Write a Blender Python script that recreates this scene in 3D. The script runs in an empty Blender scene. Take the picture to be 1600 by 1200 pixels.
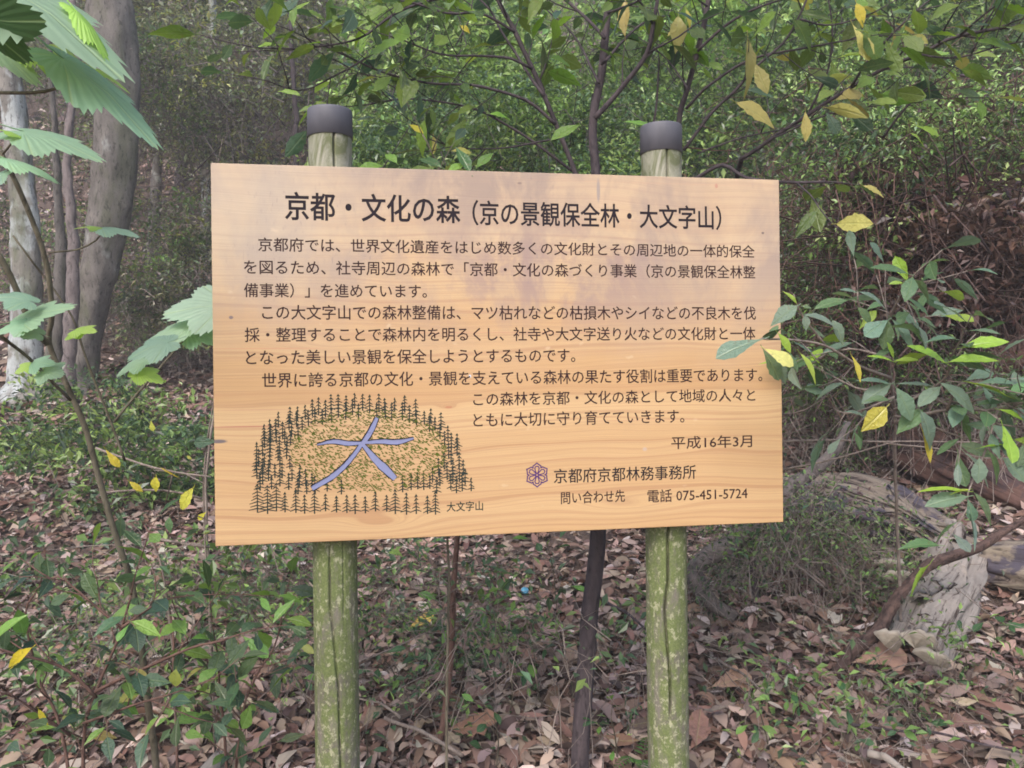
import bpy, math, random
import numpy as np
from mathutils import Vector, Matrix, Quaternion, noise as mnoise
from mathutils.geometry import delaunay_2d_cdt

S = bpy.context.scene
COL = S.collection
random.seed(7)
rng = np.random.default_rng(11)
R = math.radians

# ------------------------------------------------------------------ camera
EYE = Vector((0.0, 0.0, 1.45))
FPX = 1300.0                       # focal length in pixels of the 1600 px wide photograph
ROLL = R(0.70)
CR, SR = math.cos(ROLL), math.sin(ROLL)
cd = bpy.data.cameras.new('camera')
cd.sensor_width = 36.0
cd.lens = 36.0 * FPX / 1600.0
cd.clip_start = 0.05
cd.clip_end = 500
cam = bpy.data.objects.new('camera', cd)
COL.objects.link(cam)
cam.matrix_world = Matrix(((CR, -0.0, 0, 0), (0, 0, 0, 0), (0, 0, 0, 0), (0, 0, 0, 1)))
_cx = Vector((CR, 0, -SR)); _cz = Vector((SR, 0, CR)); _cy = Vector((0, 1, 0))
cam.matrix_world = Matrix.Translation(EYE) @ Matrix((
    (_cx.x, _cz.x, -_cy.x, 0), (_cx.y, _cz.y, -_cy.y, 0), (_cx.z, _cz.z, -_cy.z, 0), (0, 0, 0, 1)))
S.camera = cam

# ------------------------------------------------------------------ light
SUN_EL, SUN_AZ = R(44), R(200)      # azimuth clockwise from +Y: behind the camera, a little left
w = bpy.data.worlds.new('World'); S.world = w; w.use_nodes = True
nt = w.node_tree
sky = nt.nodes.new('ShaderNodeTexSky'); sky.sky_type = 'NISHITA'; sky.sun_disc = False
sky.sun_elevation = SUN_EL; sky.sun_rotation = SUN_AZ
sky.air_density = 1.0; sky.dust_density = 3.0; sky.ozone_density = 1.0
bg = nt.nodes['Background']; bg.inputs['Strength'].default_value = 0.15
nt.links.new(sky.outputs[0], bg.inputs['Color'])
sd = bpy.data.lights.new('sun', 'SUN'); sd.energy = 1.0; sd.angle = R(25); sd.color = (1.0, 0.97, 0.95)
sun = bpy.data.objects.new('sun', sd); COL.objects.link(sun)
sdir = Vector((math.sin(SUN_AZ) * math.cos(SUN_EL), math.cos(SUN_AZ) * math.cos(SUN_EL), math.sin(SUN_EL)))
sun.rotation_euler = sdir.to_track_quat('Z', 'Y').to_euler()
S.view_settings.view_transform = 'Standard'
S.view_settings.look = 'None'
S.view_settings.exposure = 1.12
S.view_settings.gamma = 1.0
S.view_settings.use_curve_mapping = False
S.render.engine = 'CYCLES'
S.cycles.pixel_filter_type = 'BLACKMAN_HARRIS'; S.cycles.filter_width = 1.8
S.cycles.max_bounces = 6
S.cycles.diffuse_bounces = 3
S.cycles.glossy_bounces = 2
S.cycles.transmission_bounces = 3
S.cycles.transparent_max_bounces = 4


def at(px, py, d):
    """the point seen at a pixel of the photograph, d metres ahead"""
    x = (px - 800) / FPX * d; z = -(py - 600) / FPX * d
    return EYE + _cx * x + _cz * z + _cy * d


def pix(p):
    v = Vector(p) - EYE; d = v.y
    return (800 + v.dot(_cx) / d * FPX, 600 - v.dot(_cz) / d * FPX, d)


_gy = [-3, 0, 1.75, 2.3, 3.5, 5, 7, 9, 12, 20, 32, 60]
_gz = [-.3, 0, .30, .45, .72, 1.02, 1.40, 2.1, 3.7, 9.3, 18.5, 36]


def ground_z(x, y, fine=True):
    z = np.interp(y, _gy, _gz)
    xr = max(0.0, x)
    z += 0.10 * xr * min(1, max(0, (y - 1) / 3)) + 0.05 * max(0.0, -x - 1.5)
    if fine:
        z += 0.05 * mnoise.noise(Vector((x * .9, y * .9, 3.1))) + 0.018 * mnoise.noise(Vector((x * 3.7, y * 3.7, 7.7)))
        if y > 6:
            z += 0.25 * (y - 6) / 8 * mnoise.noise(Vector((x * .35, y * .35, 1.3)))
    return z


# ------------------------------------------------------------------ object helpers
def tag(o, label=None, cat=None, group=None, kind=None):
    if label: o['label'] = label
    if cat: o['category'] = cat
    if group: o['group'] = group
    if kind: o['kind'] = kind
    return o


def thing(name, label, cat, loc, group=None):
    o = bpy.data.objects.new(name, None)
    o.empty_display_size = 0.1
    COL.objects.link(o)
    o.location = loc
    return tag(o, label, cat, group)


def link(name, me, parent=None, loc=None):
    """mesh vertices are given in world space unless loc says otherwise"""
    o = bpy.data.objects.new(name, me)
    COL.objects.link(o)
    if parent is not None:
        o.parent = parent
        if loc is None:
            o.matrix_parent_inverse = Matrix.Translation(-Vector(parent.location))
    if loc is not None:
        o.location = loc
    return o


def mesh(name, verts, faces, mat, smooth=True, colors=None):
    me = bpy.data.meshes.new(name)
    verts = np.asarray(verts, dtype=np.float32).reshape(-1, 3)
    if isinstance(faces, np.ndarray):
        n, k = faces.shape
        me.vertices.add(len(verts)); me.vertices.foreach_set('co', verts.ravel())
        me.loops.add(n * k); me.loops.foreach_set('vertex_index', faces.astype(np.int32).ravel())
        me.polygons.add(n)
        me.polygons.foreach_set('loop_start', np.arange(0, n * k, k, dtype=np.int32))
        try:
            me.polygons.foreach_set('loop_total', np.full(n, k, dtype=np.int32))
        except Exception:
            pass
        me.update(calc_edges=True)
    else:
        me.from_pydata([tuple(v) for v in verts], [], faces)
    if colors is not None:
        ca = me.color_attributes.new('tint', 'FLOAT_COLOR', 'POINT')
        c4 = np.ones((len(verts), 4), dtype=np.float32); c4[:, :3] = colors
        ca.data.foreach_set('color', c4.ravel())
    me.polygons.foreach_set('use_smooth', np.full(len(me.polygons), bool(smooth)))
    if mat: me.materials.append(mat)
    me.update()
    return me


class MB:
    def __init__(self): self.v = []; self.f = []

    def tube(self, pts, radii, sides=8, cap=True, rough=0.0, seed=0.0):
        pts = [Vector(p) for p in pts]; b = len(self.v); n = len(pts)
        up = None
        for i, p in enumerate(pts):
            t = (pts[min(i + 1, n - 1)] - pts[max(i - 1, 0)])
            t = t.normalized() if t.length > 1e-9 else Vector((0, 0, 1))
            if up is None:
                up = t.orthogonal().normalized()
            else:
                up = (up - t * up.dot(t))
                up = up.normalized() if up.length > 1e-6 else t.orthogonal().normalized()
            s = t.cross(up)
            for k in range(sides):
                a = 2 * math.pi * k / sides
                dv = up * math.cos(a) + s * math.sin(a)
                r = radii[i]
                if rough:
                    r *= 1 + rough * mnoise.noise(Vector((dv.x * 1.5 + seed, dv.y * 1.5, p.z * 3 + dv.z * 1.5)))
                self.v.append(p + dv * r)
        for i in range(n - 1):
            for k in range(sides):
                a = b + i * sides + k; c = b + i * sides + (k + 1) % sides
                self.f.append((a, c, c + sides, a + sides))
        if cap:
            self.f.append(tuple(b + k for k in range(sides))[::-1])
            self.f.append(tuple(b + (n - 1) * sides + k for k in range(sides)))

    def mesh(self, name, mat, smooth=True): return mesh(name, self.v, self.f, mat, smooth)


def smooth_path(pts, step=0.03, wob=0.0, seed=0.0):
    """Catmull-Rom through the points, resampled"""
    P = [Vector(p) for p in pts]
    if len(P) == 2: P = [P[0], (P[0] + P[1]) / 2, P[1]]
    Q = [P[0] * 2 - P[1]] + P + [P[-1] * 2 - P[-2]]
    out = []
    for i in range(1, len(Q) - 2):
        a, b, c, d = Q[i - 1:i + 3]
        n = max(2, int((c - b).length / step))
        for k in range(n):
            t = k / n
            out.append(0.5 * ((2 * b) + (c - a) * t + (2 * a - 5 * b + 4 * c - d) * t * t + (3 * b - a - 3 * c + d) * t ** 3))
    out.append(P[-1])
    if wob:
        for i in range(1, len(out) - 1):
            q = out[i] * 9
            out[i] = out[i] + Vector((mnoise.noise(q + Vector((seed, 0, 0))), mnoise.noise(q + Vector((0, seed + 5, 0))), mnoise.noise(q + Vector((0, 0, seed + 9))))) * wob
    return out


# ------------------------------------------------------------------ materials
def new_mat(name):
    m = bpy.data.materials.new(name); m.use_nodes = True
    t = m.node_tree
    for n in list(t.nodes): t.nodes.remove(n)
    out = t.nodes.new('ShaderNodeOutputMaterial')
    b = t.nodes.new('ShaderNodeBsdfPrincipled')
    t.links.new(b.outputs[0], out.inputs['Surface'])
    return m, t, b, out


class NT:
    """small shorthand for shader nodes"""
    def __init__(self, t): self.t = t

    def n(self, kind, **kw):
        nd = self.t.nodes.new(kind)
        for k, v in kw.items(): setattr(nd, k, v)
        return nd

    def l(self, a, b): self.t.links.new(a, b)

    def put(self, sock, v):
        if isinstance(v, bpy.types.NodeSocket): self.l(v, sock)
        else: sock.default_value = v

    def math(self, op, a, b=0.0, c=None, clamp=False):
        nd = self.n('ShaderNodeMath', operation=op, use_clamp=clamp)
        self.put(nd.inputs[0], a); self.put(nd.inputs[1], b)
        if c is not None: self.put(nd.inputs[2], c)
        return nd.outputs[0]

    def mix(self, f, a, b, mode='MIX'):
        nd = self.n('ShaderNodeMix', data_type='RGBA', blend_type=mode)
        self.put(nd.inputs['Factor'], f)
        for s, v in ((nd.inputs[6], a), (nd.inputs[7], b)):
            if isinstance(v, tuple): v = tuple(v) + (1.0,) if len(v) == 3 else v
            self.put(s, v)
        return nd.outputs[2]

    def noise(self, vec, scale, detail=3.0, rough=0.55, dist=0.0, dims='3D'):
        nd = self.n('ShaderNodeTexNoise', noise_dimensions=dims)
        if dims == '1D': self.put(nd.inputs['W'], vec)
        elif vec is not None: self.l(vec, nd.inputs['Vector'])
        nd.inputs['Scale'].default_value = scale; nd.inputs['Detail'].default_value = detail
        nd.inputs['Roughness'].default_value = rough; nd.inputs['Distortion'].default_value = dist
        return nd.outputs[0]

    def ramp(self, f, stops):
        nd = self.n('ShaderNodeValToRGB'); e = nd.color_ramp.elements
        while len(e) < len(stops): e.new(0.5)
        for i, (p, c) in enumerate(stops):
            e[i].position = p
            e[i].color = (c, c, c, 1) if isinstance(c, (int, float)) else tuple(c) + (1,)
        self.put(nd.inputs[0], f)
        return nd.outputs[0]

    def obj(self): return self.n('ShaderNodeTexCoord').outputs['Object']

    def scaled(self, vec, s):
        nd = self.n('ShaderNodeMapping'); nd.inputs['Scale'].default_value = s; self.l(vec, nd.inputs[0])
        return nd.outputs[0]

    def bump(self, h, strength, dist, b):
        nd = self.n('ShaderNodeBump'); nd.inputs['Strength'].default_value = strength; nd.inputs['Distance'].default_value = dist
        self.l(h, nd.inputs['Height']); self.l(nd.outputs[0], b.inputs['Normal'])


def leaf_material(name, source, rough=0.42, trans=0.30, veins=True, spec=0.5, radial=False):
    m, t, b, out = new_mat(name); N = NT(t)
    if source == 'object':
        col = N.n('ShaderNodeObjectInfo').outputs['Color']
    else:
        a = N.n('ShaderNodeAttribute'); a.attribute_name = 'tint'; col = a.outputs['Color']
    if veins:
        oc = N.obj(); sp = N.n('ShaderNodeSeparateXYZ'); N.l(oc, sp.inputs[0])
        ay = N.math('ABSOLUTE', sp.outputs[1])
        mid = N.ramp(ay, [(0.0, 1.0), (0.022, 0.0)])
        sv = N.math('SINE', N.math('MULTIPLY', N.math('SUBTRACT', sp.outputs[0], N.math('MULTIPLY', ay, 1.0)), 60.0))
        side = N.ramp(sv, [(0.86, 0.0), (1.0, 1.0)])
        vein = N.math('MAXIMUM', mid, N.math('MULTIPLY', side, 0.35))
        col = N.mix(N.math('MULTIPLY', vein, 0.35), col, N.mix(0.5, col, (0.42, 0.50, 0.22)))
        nz = N.noise(oc, 9.0, 4)
        col = N.mix(0.45, col, N.mix(nz, (0.62, 0.62, 0.62), (1.3, 1.3, 1.3)), 'MULTIPLY')
        sp2 = N.ramp(N.noise(oc, 5.3, 2), [(0.66, 0.0), (0.72, 1.0)])
        col = N.mix(N.math('MULTIPLY', sp2, 0.35), col, (0.16, 0.12, 0.04))
        N.bump(N.math('SUBTRACT', nz, vein), 0.35, 0.02, b)
    if radial:
        oc = N.obj(); sp = N.n('ShaderNodeSeparateXYZ'); N.l(oc, sp.inputs[0])
        an = N.math('ABSOLUTE', N.math('ARCTAN2', sp.outputs[1], N.math('ADD', sp.outputs[0], 0.02)))
        main = 0.0
        for a0 in (0.0, R(58), R(115)):
            q = N.ramp(N.math('ABSOLUTE', N.math('SUBTRACT', an, a0)), [(0.0, 1.0), (0.035, 0.0)])
            main = q if a0 == 0.0 else N.math('MAXIMUM', main, q)
        rid = N.math('MULTIPLY_ADD', N.math('SINE', N.math('ADD', N.math('MULTIPLY', an, 34.0), N.math('MULTIPLY', N.noise(oc, 4.0, 2), 3.0))), 0.5, 0.5)
        col = N.mix(N.math('MULTIPLY', main, 0.5), col, (0.45, 0.58, 0.30))
        col = N.mix(0.25, col, N.mix(rid, (0.93, 0.95, 0.94), (1.05, 1.05, 1.05)), 'MULTIPLY')
        col = N.mix(0.4, col, N.mix(N.noise(oc, 7.0, 4), (0.7, 0.75, 0.7), (1.25, 1.2, 1.2)), 'MULTIPLY')
        N.bump(N.math('SUBTRACT', N.math('MULTIPLY', rid, 0.12), main), 0.35, 0.02, b)
    N.put(b.inputs['Base Color'], col)
    b.inputs['Roughness'].default_value = rough
    b.inputs['Specular IOR Level'].default_value = spec
    tr = N.n('ShaderNodeBsdfTranslucent')
    N.l(N.mix(0.5, col, N.mix(1.0, col, (1.5, 1.5, 0.55), 'MULTIPLY')), tr.inputs['Color'])
    mx = N.n('ShaderNodeMixShader'); mx.inputs[0].default_value = trans
    N.l(b.outputs[0], mx.inputs[1]); N.l(tr.outputs[0], mx.inputs[2]); N.l(mx.outputs[0], out.inputs['Surface'])
    return m


M = {}
M['leaf'] = leaf_material('leaf_surface', 'object', rough=0.27, trans=0.35)
M['maple'] = leaf_material('maple_leaf_surface', 'object', rough=0.45, trans=0.45, veins=False, radial=True)
M['foliage'] = leaf_material('foliage_surface', 'attr', rough=0.28, trans=0.35, veins=False)
M['dry'] = leaf_material('dry_leaf_surface', 'object', rough=0.75, trans=0.08, spec=0.2)
M['litter'] = leaf_material('leaf_litter_surface', 'attr', rough=0.75, trans=0.05, veins=False, spec=0.25)


def bark(name, c1, c2, scale=(14, 14, 4), patch=None, patch_at=0.6, moss=None, bump=0.5, rough=0.9):
    m, t, b, out = new_mat(name); N = NT(t)
    oc = N.obj(); v = N.scaled(oc, scale)
    n1 = N.noise(v, 1.0, 6, 0.6, 0.3)
    col = N.mix(N.ramp(n1, [(0.3, 0.0), (0.7, 1.0)]), c1, c2)
    if patch:
        n2 = N.noise(N.scaled(oc, (3.5, 3.5, 2.2)), 1.0, 4, 0.6, 0.5)
        col = N.mix(N.ramp(n2, [(patch_at, 0.0), (patch_at + 0.06, 1.0)]), col, patch)
    if moss:
        n3 = N.noise(N.scaled(oc, (4, 4, 1.2)), 1.3, 5, 0.65, 0.2)
        col = N.mix(N.ramp(n3, [(0.5, 0.0), (0.62, 0.8)]), col, moss)
    col = N.mix(N.ramp(N.noise(N.scaled(oc, (42, 42, 16)), 1.0, 5, 0.65, 0.5), [(0.36, 0.75), (0.46, 0.0)]), col, tuple(x * .45 for x in c1))
    fine = N.noise(oc, 90.0, 3)
    col = N.mix(0.5, col, N.mix(fine, (0.6, 0.6, 0.6), (1.35, 1.35, 1.35)), 'MULTIPLY')
    N.put(b.inputs['Base Color'], col); b.inputs['Roughness'].default_value = rough
    b.inputs['Specular IOR Level'].default_value = 0.25
    N.bump(N.math('ADD', n1, N.math('MULTIPLY', fine, 0.3)), bump, 0.01, b)
    return m


M['pale_bark'] = bark('pale_bark', (0.14, 0.13, 0.12), (0.26, 0.24, 0.215), patch=(0.38, 0.40, 0.40), patch_at=0.52, moss=(0.12, 0.13, 0.08), bump=.8)
M['grey_bark'] = bark('grey_bark', (0.105, 0.095, 0.088), (0.20, 0.18, 0.165), scale=(22, 22, 7), patch=(0.28, 0.28, 0.265), patch_at=0.64, moss=(0.13, 0.13, 0.095), bump=.8)
M['rust_bark'] = bark('rust_bark', (0.045, 0.030, 0.028), (0.15, 0.095, 0.08), scale=(50, 50, 50), bump=1.0)
M['brown_bark'] = bark('brown_bark', (0.075, 0.062, 0.060), (0.17, 0.145, 0.135), scale=(30, 30, 20), bump=.9)
M['mauve_bark'] = bark('mauve_bark', (0.12, 0.10, 0.10), (0.21, 0.175, 0.17), scale=(40, 40, 12))
M['dark_bark'] = bark('dark_bark', (0.045, 0.036, 0.042), (0.09, 0.07, 0.075), scale=(60, 60, 18), patch=(0.15, 0.14, 0.13), patch_at=0.70, bump=0.4)
M['red_bark'] = bark('red_brown_bark', (0.10, 0.055, 0.045), (0.17, 0.10, 0.08), scale=(60, 60, 20))
M['stem'] = bark('green_brown_stem', (0.10, 0.085, 0.06), (0.17, 0.15, 0.11), scale=(60, 60, 20))
M['dead_twig'] = bark('dead_twig', (0.16, 0.125, 0.11), (0.30, 0.25, 0.22), scale=(50, 50, 20))

def rotten(name, light, mid, dark, patch, bump=.6):
    """wood split along its grain: the grain runs along the object's own x axis"""
    m, t, b, out = new_mat(name); N = NT(t); oc = N.obj()
    g = N.noise(N.scaled(oc, (2.2, 26, 26)), 1.0, 6, 0.62, 0.6)
    g2 = N.noise(N.scaled(oc, (5, 90, 90)), 1.0, 4, 0.6, 0.2)
    big = N.noise(oc, 7.0, 5, 0.65, 0.4)
    col = N.mix(N.ramp(g, [(0.34, 0.0), (0.66, 1.0)]), mid, light)
    col = N.mix(N.ramp(big, [(0.50, 0.0), (0.58, 0.9)]), col, patch)
    col = N.mix(N.ramp(g2, [(0.56, 0.0), (0.66, 0.8)]), col, dark)
    col = N.mix(N.ramp(g, [(0.36, 1.0), (0.41, 0.0)]), col, dark)
    col = N.mix(0.4, col, N.mix(N.noise(oc, 45.0, 4), (0.5, 0.5, 0.5), (1.5, 1.5, 1.5)), 'MULTIPLY')
    N.put(b.inputs['Base Color'], col); b.inputs['Roughness'].default_value = .9; b.inputs['Specular IOR Level'].default_value = .2
    N.bump(N.math('ADD', g, N.math('MULTIPLY', g2, .4)), bump, .008, b)
    return m


M['rotten_wood'] = rotten('rotten_wood', (0.29, 0.245, 0.19), (0.14, 0.11, 0.095), (0.03, 0.022, 0.022), (0.065, 0.058, 0.085))
M['grey_wood'] = rotten('weathered_grey_wood', (0.33, 0.30, 0.27), (0.19, 0.16, 0.145), (0.05, 0.035, 0.03), (0.30, 0.26, 0.23))
M['red_rot'] = rotten('red_rotten_wood', (0.16, 0.095, 0.08), (0.09, 0.05, 0.042), (0.02, 0.012, 0.012), (0.07, 0.05, 0.055))

# ground soil
m, t, b, out = new_mat('forest_soil'); N = NT(t)
oc = N.obj(); n1 = N.noise(oc, 9.0, 8, 0.7); n2 = N.noise(oc, 60.0, 4, 0.6)
col = N.mix(n1, (0.06, 0.042, 0.035), (0.16, 0.11, 0.09))
col = N.mix(0.6, col, N.mix(n2, (0.5, 0.5, 0.5), (1.6, 1.5, 1.4)), 'MULTIPLY')
N.put(b.inputs['Base Color'], col); b.inputs['Roughness'].default_value = 0.95
N.bump(N.math('ADD', n1, n2), 0.9, 0.03, b)
M['soil'] = m


# painted grooves
def paint(name, c, rough=0.6):
    m, t, b, out = new_mat(name); N = NT(t)
    nz = N.noise(N.obj(), 300.0, 3)
    N.put(b.inputs['Base Color'], N.mix(N.math('MULTIPLY', nz, 0.5), c, tuple(min(1, x * 1.6 + 0.01) for x in c)))
    b.inputs['Roughness'].default_value = rough; b.inputs['Specular IOR Level'].default_value = 0.12
    return m


M['black_paint'] = paint('black_groove_paint', (0.014, 0.009, 0.013))
M['brown_paint'] = paint('brown_groove_paint', (0.030, 0.012, 0.013))
M['fir_paint'] = paint('dark_green_groove_paint', (0.012, 0.024, 0.022))
M['grass_paint'] = paint('olive_groove_paint', (0.07, 0.10, 0.010))
M['lavender_paint'] = paint('lavender_groove_paint', (0.20, 0.215, 0.35))
M['purple_paint'] = paint('purple_groove_paint', (0.070, 0.025, 0.13))

# ------------------------------------------------------------------ the sign: board plane
BR = np.array([[9.86116468e-01, 1.28069411e-02, -1.65560545e-01],
               [-1.25562671e-02, 9.99917888e-01, 2.56068103e-03],
               [1.65579745e-01, -4.46307308e-04, 9.86196303e-01]])
BT = np.array([4.94954486e-04, -6.50603499e-02, 1.74489846])
BW, BH, BTH = 1.19263546, 0.75, 0.030


def cam_to_world(v): return _cx * float(v[0]) - _cz * float(v[1]) + _cy * float(v[2])


b_right = cam_to_world(BR[:, 0]).normalized()
b_down = cam_to_world(BR[:, 1]).normalized()
b_back = cam_to_world(BR[:, 2]).normalized()
B_ORG = EYE + cam_to_world(BT)
B_ROT = Matrix((tuple(b_right), tuple(b_back), tuple(-b_down))).transposed()     # local x right, y back, z up
B_MAT = Matrix.Translation(B_ORG) @ B_ROT.to_4x4()


def on_board(px, py):
    """board coordinates (x right, z up, metres from its centre) of what the photograph shows at a pixel"""
    d = (at(px, py, 1.0) - EYE)
    k = (B_ORG - EYE).dot(b_back) / d.dot(b_back)
    q = B_MAT.inverted() @ (EYE + d * k)
    return np.array([q.x, q.z])


# sign root at the foot of the board
sign_foot = Vector((B_ORG.x, B_ORG.y + 0.05, ground_z(B_ORG.x, B_ORG.y + .05)))
sign = thing('information_sign', 'light wooden forest information board with engraved Japanese text on two round mossy posts', 'sign', sign_foot)


def child_local(name, me, parent=None):
    """a mesh in board coordinates"""
    o = bpy.data.objects.new(name, me); COL.objects.link(o)
    o.parent = parent or sign
    if parent is None:
        o.matrix_parent_inverse = Matrix.Translation(-sign_foot)
        o.matrix_basis = B_MAT
    return o


# wood of the board
m, t, b, out = new_mat('cedar_board'); N = NT(t)
oc = N.obj(); sp = N.n('ShaderNodeSeparateXYZ'); N.l(oc, sp.inputs[0]); X, Z = sp.outputs[0], sp.outputs[2]


def bump_at(px, py, sx, sz, amp):
    c = on_board(px, py)
    dx = N.math('POWER', N.math('MULTIPLY', N.math('SUBTRACT', X, float(c[0])), 1 / sx), 2.0)
    dx = N.math('ABSOLUTE', dx)
    dz = N.math('ABSOLUTE', N.math('POWER', N.math('MULTIPLY', N.math('SUBTRACT', Z, float(c[1])), 1 / sz), 2.0))
    return N.math('MULTIPLY', N.math('EXPONENT', N.math('MULTIPLY', N.math('ADD', dx, dz), -1.0)), amp)


def spot(px, py, sx, sz, soft=0.3):
    g = bump_at(px, py, sx, sz, 1.0)
    return N.ramp(g, [(0.37, 0.0), (min(0.99, 0.37 + soft), 1.0)])


low = N.noise(N.scaled(oc, (0.8, 1, 3.2)), 1.0, 3, 0.5)
field = N.math('ADD', Z, N.math('MULTIPLY', low, 0.16))
for a in ((600, 818, .10, .022, .035), (990, 790, .16, .020, .03), (700, 636, .022, .006, .012), (560, 545, .3, .03, .02), (1120, 690, .12, .02, -.018)):
    field = N.math('ADD', field, bump_at(*a))
g1 = N.noise(field, 85.0, 3, 0.6, dims='1D')
g2 = N.noise(field, 330.0, 2, 0.6, dims='1D')
g3 = N.noise(field, 11.0, 2, 0.5, dims='1D')
fib = N.noise(N.scaled(oc, (6, 1, 420)), 1.0, 3, 0.6)
col = N.mix(N.ramp(g3, [(0.35, 0.0), (0.65, 1.0)]), (0.56, 0.375, 0.195), (0.50, 0.305, 0.145))
col = N.mix(N.ramp(g1, [(0.50, 0.0), (0.68, 0.75)]), col, (0.42, 0.235, 0.12))
col = N.mix(N.ramp(g2, [(0.48, 0.0), (0.70, 0.45)]), col, (0.40, 0.24, 0.13))
col = N.mix(0.35, col, N.mix(fib, (0.62, 0.60, 0.58), (1.3, 1.3, 1.3)), 'MULTIPLY')
# pale lens glare painted over the upper part; darker drip stains
zz = N.math('ADD', Z, N.math('MULTIPLY', N.noise(N.scaled(oc, (3, 1, 2)), 1.0, 4), 0.5))
col = N.mix(N.math('MULTIPLY', N.ramp(zz, [(0.20, 0.0), (0.58, 1.0)]), 0.45), col, (0.52, 0.43, 0.34))
st = N.noise(N.scaled(oc, (5.5, 1, 3.2)), 1.0, 5, 0.62, 0.4)
stm = N.math('MULTIPLY', N.ramp(st, [(0.42, 0.0), (0.62, 1.0)]), N.ramp(N.math('ADD', Z, 0.3), [(0.28, 0.0), (0.5, 1.0)]))
col = N.mix(N.math('MULTIPLY', stm, 0.8), col, (0.31, 0.235, 0.20))
sm = N.math('MULTIPLY', N.ramp(N.noise(N.scaled(oc, (7, 1, 5)), 1.0, 6, 0.7, 0.3), [(0.46, 0.0), (0.56, 1.0)]), bump_at(860, 425, .27, .10, 1.0))
col = N.mix(N.math('MULTIPLY', sm, 0.85), col, (0.30, 0.205, 0.185))
sm2 = N.math('MULTIPLY', N.ramp(N.noise(N.scaled(oc, (9, 1, 5)), 1.0, 6, 0.7, 0.3), [(0.42, 0.0), (0.56, 1.0)]), bump_at(760, 290, .36, .07, 1.0))
col = N.mix(N.math('MULTIPLY', sm2, 0.7), col, (0.27, 0.205, 0.18))
sm3 = N.math('MULTIPLY', N.noise(N.scaled(oc, (4, 1, 4)), 1.0, 5, 0.6), bump_at(400, 330, .2, .16, 1.0))
col = N.mix(sm3, col, (0.48, 0.41, 0.33))  # whitish glare painted into the upper left
mo = N.n('ShaderNodeMapping'); mo.inputs['Rotation'].default_value = (0, R(-38), 0); mo.inputs['Scale'].default_value = (170, 1, 45); N.l(oc, mo.inputs[0])
fl = N.math('MULTIPLY', N.ramp(N.noise(mo.outputs[0], 1.0, 3, 0.7), [(0.60, 0.0), (0.70, 1.0)]), N.ramp(st, [(0.40, 0.1), (0.6, 1.0)]))
fl = N.math('MULTIPLY', fl, N.ramp(Z, [(0.0, 0.15), (0.25, 1.0)]))
col = N.mix(N.math('MULTIPLY', fl, 0.7), col, (0.26, 0.20, 0.19))
pale = N.ramp(N.noise(N.scaled(oc, (22, 1, 30)), 1.0, 2), [(0.70, 0.0), (0.76, 1.0)])
col = N.mix(N.math('MULTIPLY', pale, 0.35), col, (0.64, 0.50, 0.34))
# knots, cracks and drips at their places
for a, c, k in (((343, 689, .020, .0045), (0.10, 0.09, 0.11), .9), ((363, 497, .005, .004), (0.16, 0.12, 0.13), .9), ((1187, 366, .004, .003), (0.14, 0.10, 0.09), .9),
                ((810, 289, .006, .003), (0.2, 0.14, 0.12), .7), ((932, 300, .0045, .030), (0.27, 0.23, 0.22), .75), ((700, 636, .009, .003), (0.40, 0.14, 0.08), .6),
                ((385, 666, .085, .0018), (0.38, 0.15, 0.10), .8), ((400, 640, .09, .0012), (0.45, 0.24, 0.15), .6), ((1115, 293, .004, .006), (0.42, 0.18, 0.14), .7),
                ((1004, 701, .006, .005), (0.46, 0.36, 0.30), .7), ((733, 588, .003, .004), (0.55, 0.62, 0.75), .9), ((1060, 290, .5, .0012), (0.5, 0.3, 0.2), .25),
                ((420, 545, .14, .0012), (0.50, 0.24, 0.14), .6), ((820, 520, .4, .0012), (0.50, 0.25, 0.16), .5), ((1050, 655, .25, .0011), (0.48, 0.25, 0.15), .6)):
    col = N.mix(N.math('MULTIPLY', spot(*a), k), col, c)
N.put(b.inputs['Base Color'], col)
b.inputs['Roughness'].default_value = 0.62; b.inputs['Specular IOR Level'].default_value = 0.35
N.bump(N.math('ADD', g2, N.math('MULTIPLY', fib, 0.7)), 0.18, 0.0015, b)
M['board'] = m


# ---- lettering: outlines of real glyphs, cut into the board's face
def glyph_polys(text, res=3):
    c = bpy.data.curves.new('lettering', 'FONT'); c.body = text
    o = bpy.data.objects.new('lettering', c); COL.objects.link(o)
    cu = o.to_curve(bpy.context.evaluated_depsgraph_get())
    polys = []
    for s in cu.splines:
        bp = s.bezier_points; n = len(bp); P = []
        for i in range(n):
            a, d = bp[i], bp[(i + 1) % n]
            p0, p1, p2, p3 = (np.array(q[:2]) for q in (a.co, a.handle_right, d.handle_left, d.co))
            ch = p3 - p0; L = np.linalg.norm(ch)
            if L < 1e-6: continue
            dev = max(abs(ch[0] * (q - p0)[1] - ch[1] * (q - p0)[0]) / L for q in (p1, p2))
            k = 1 if dev < 0.004 else (2 if dev < .03 else res)
            for j in range(k):
                u = j / k
                P.append((1 - u) ** 3 * p0 + 3 * u * (1 - u) ** 2 * p1 + 3 * u * u * (1 - u) * p2 + u ** 3 * p3)
        if len(P) > 2: polys.append(np.array(P))
    o.to_curve_clear(); bpy.data.objects.remove(o); bpy.data.curves.remove(c)
    area = sum(0.5 * np.sum(p[:, 0] * np.roll(p[:, 1], -1) - np.roll(p[:, 0], -1) * p[:, 1]) for p in polys)
    if area < 0: polys = [p[::-1] for p in polys]
    return polys


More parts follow.
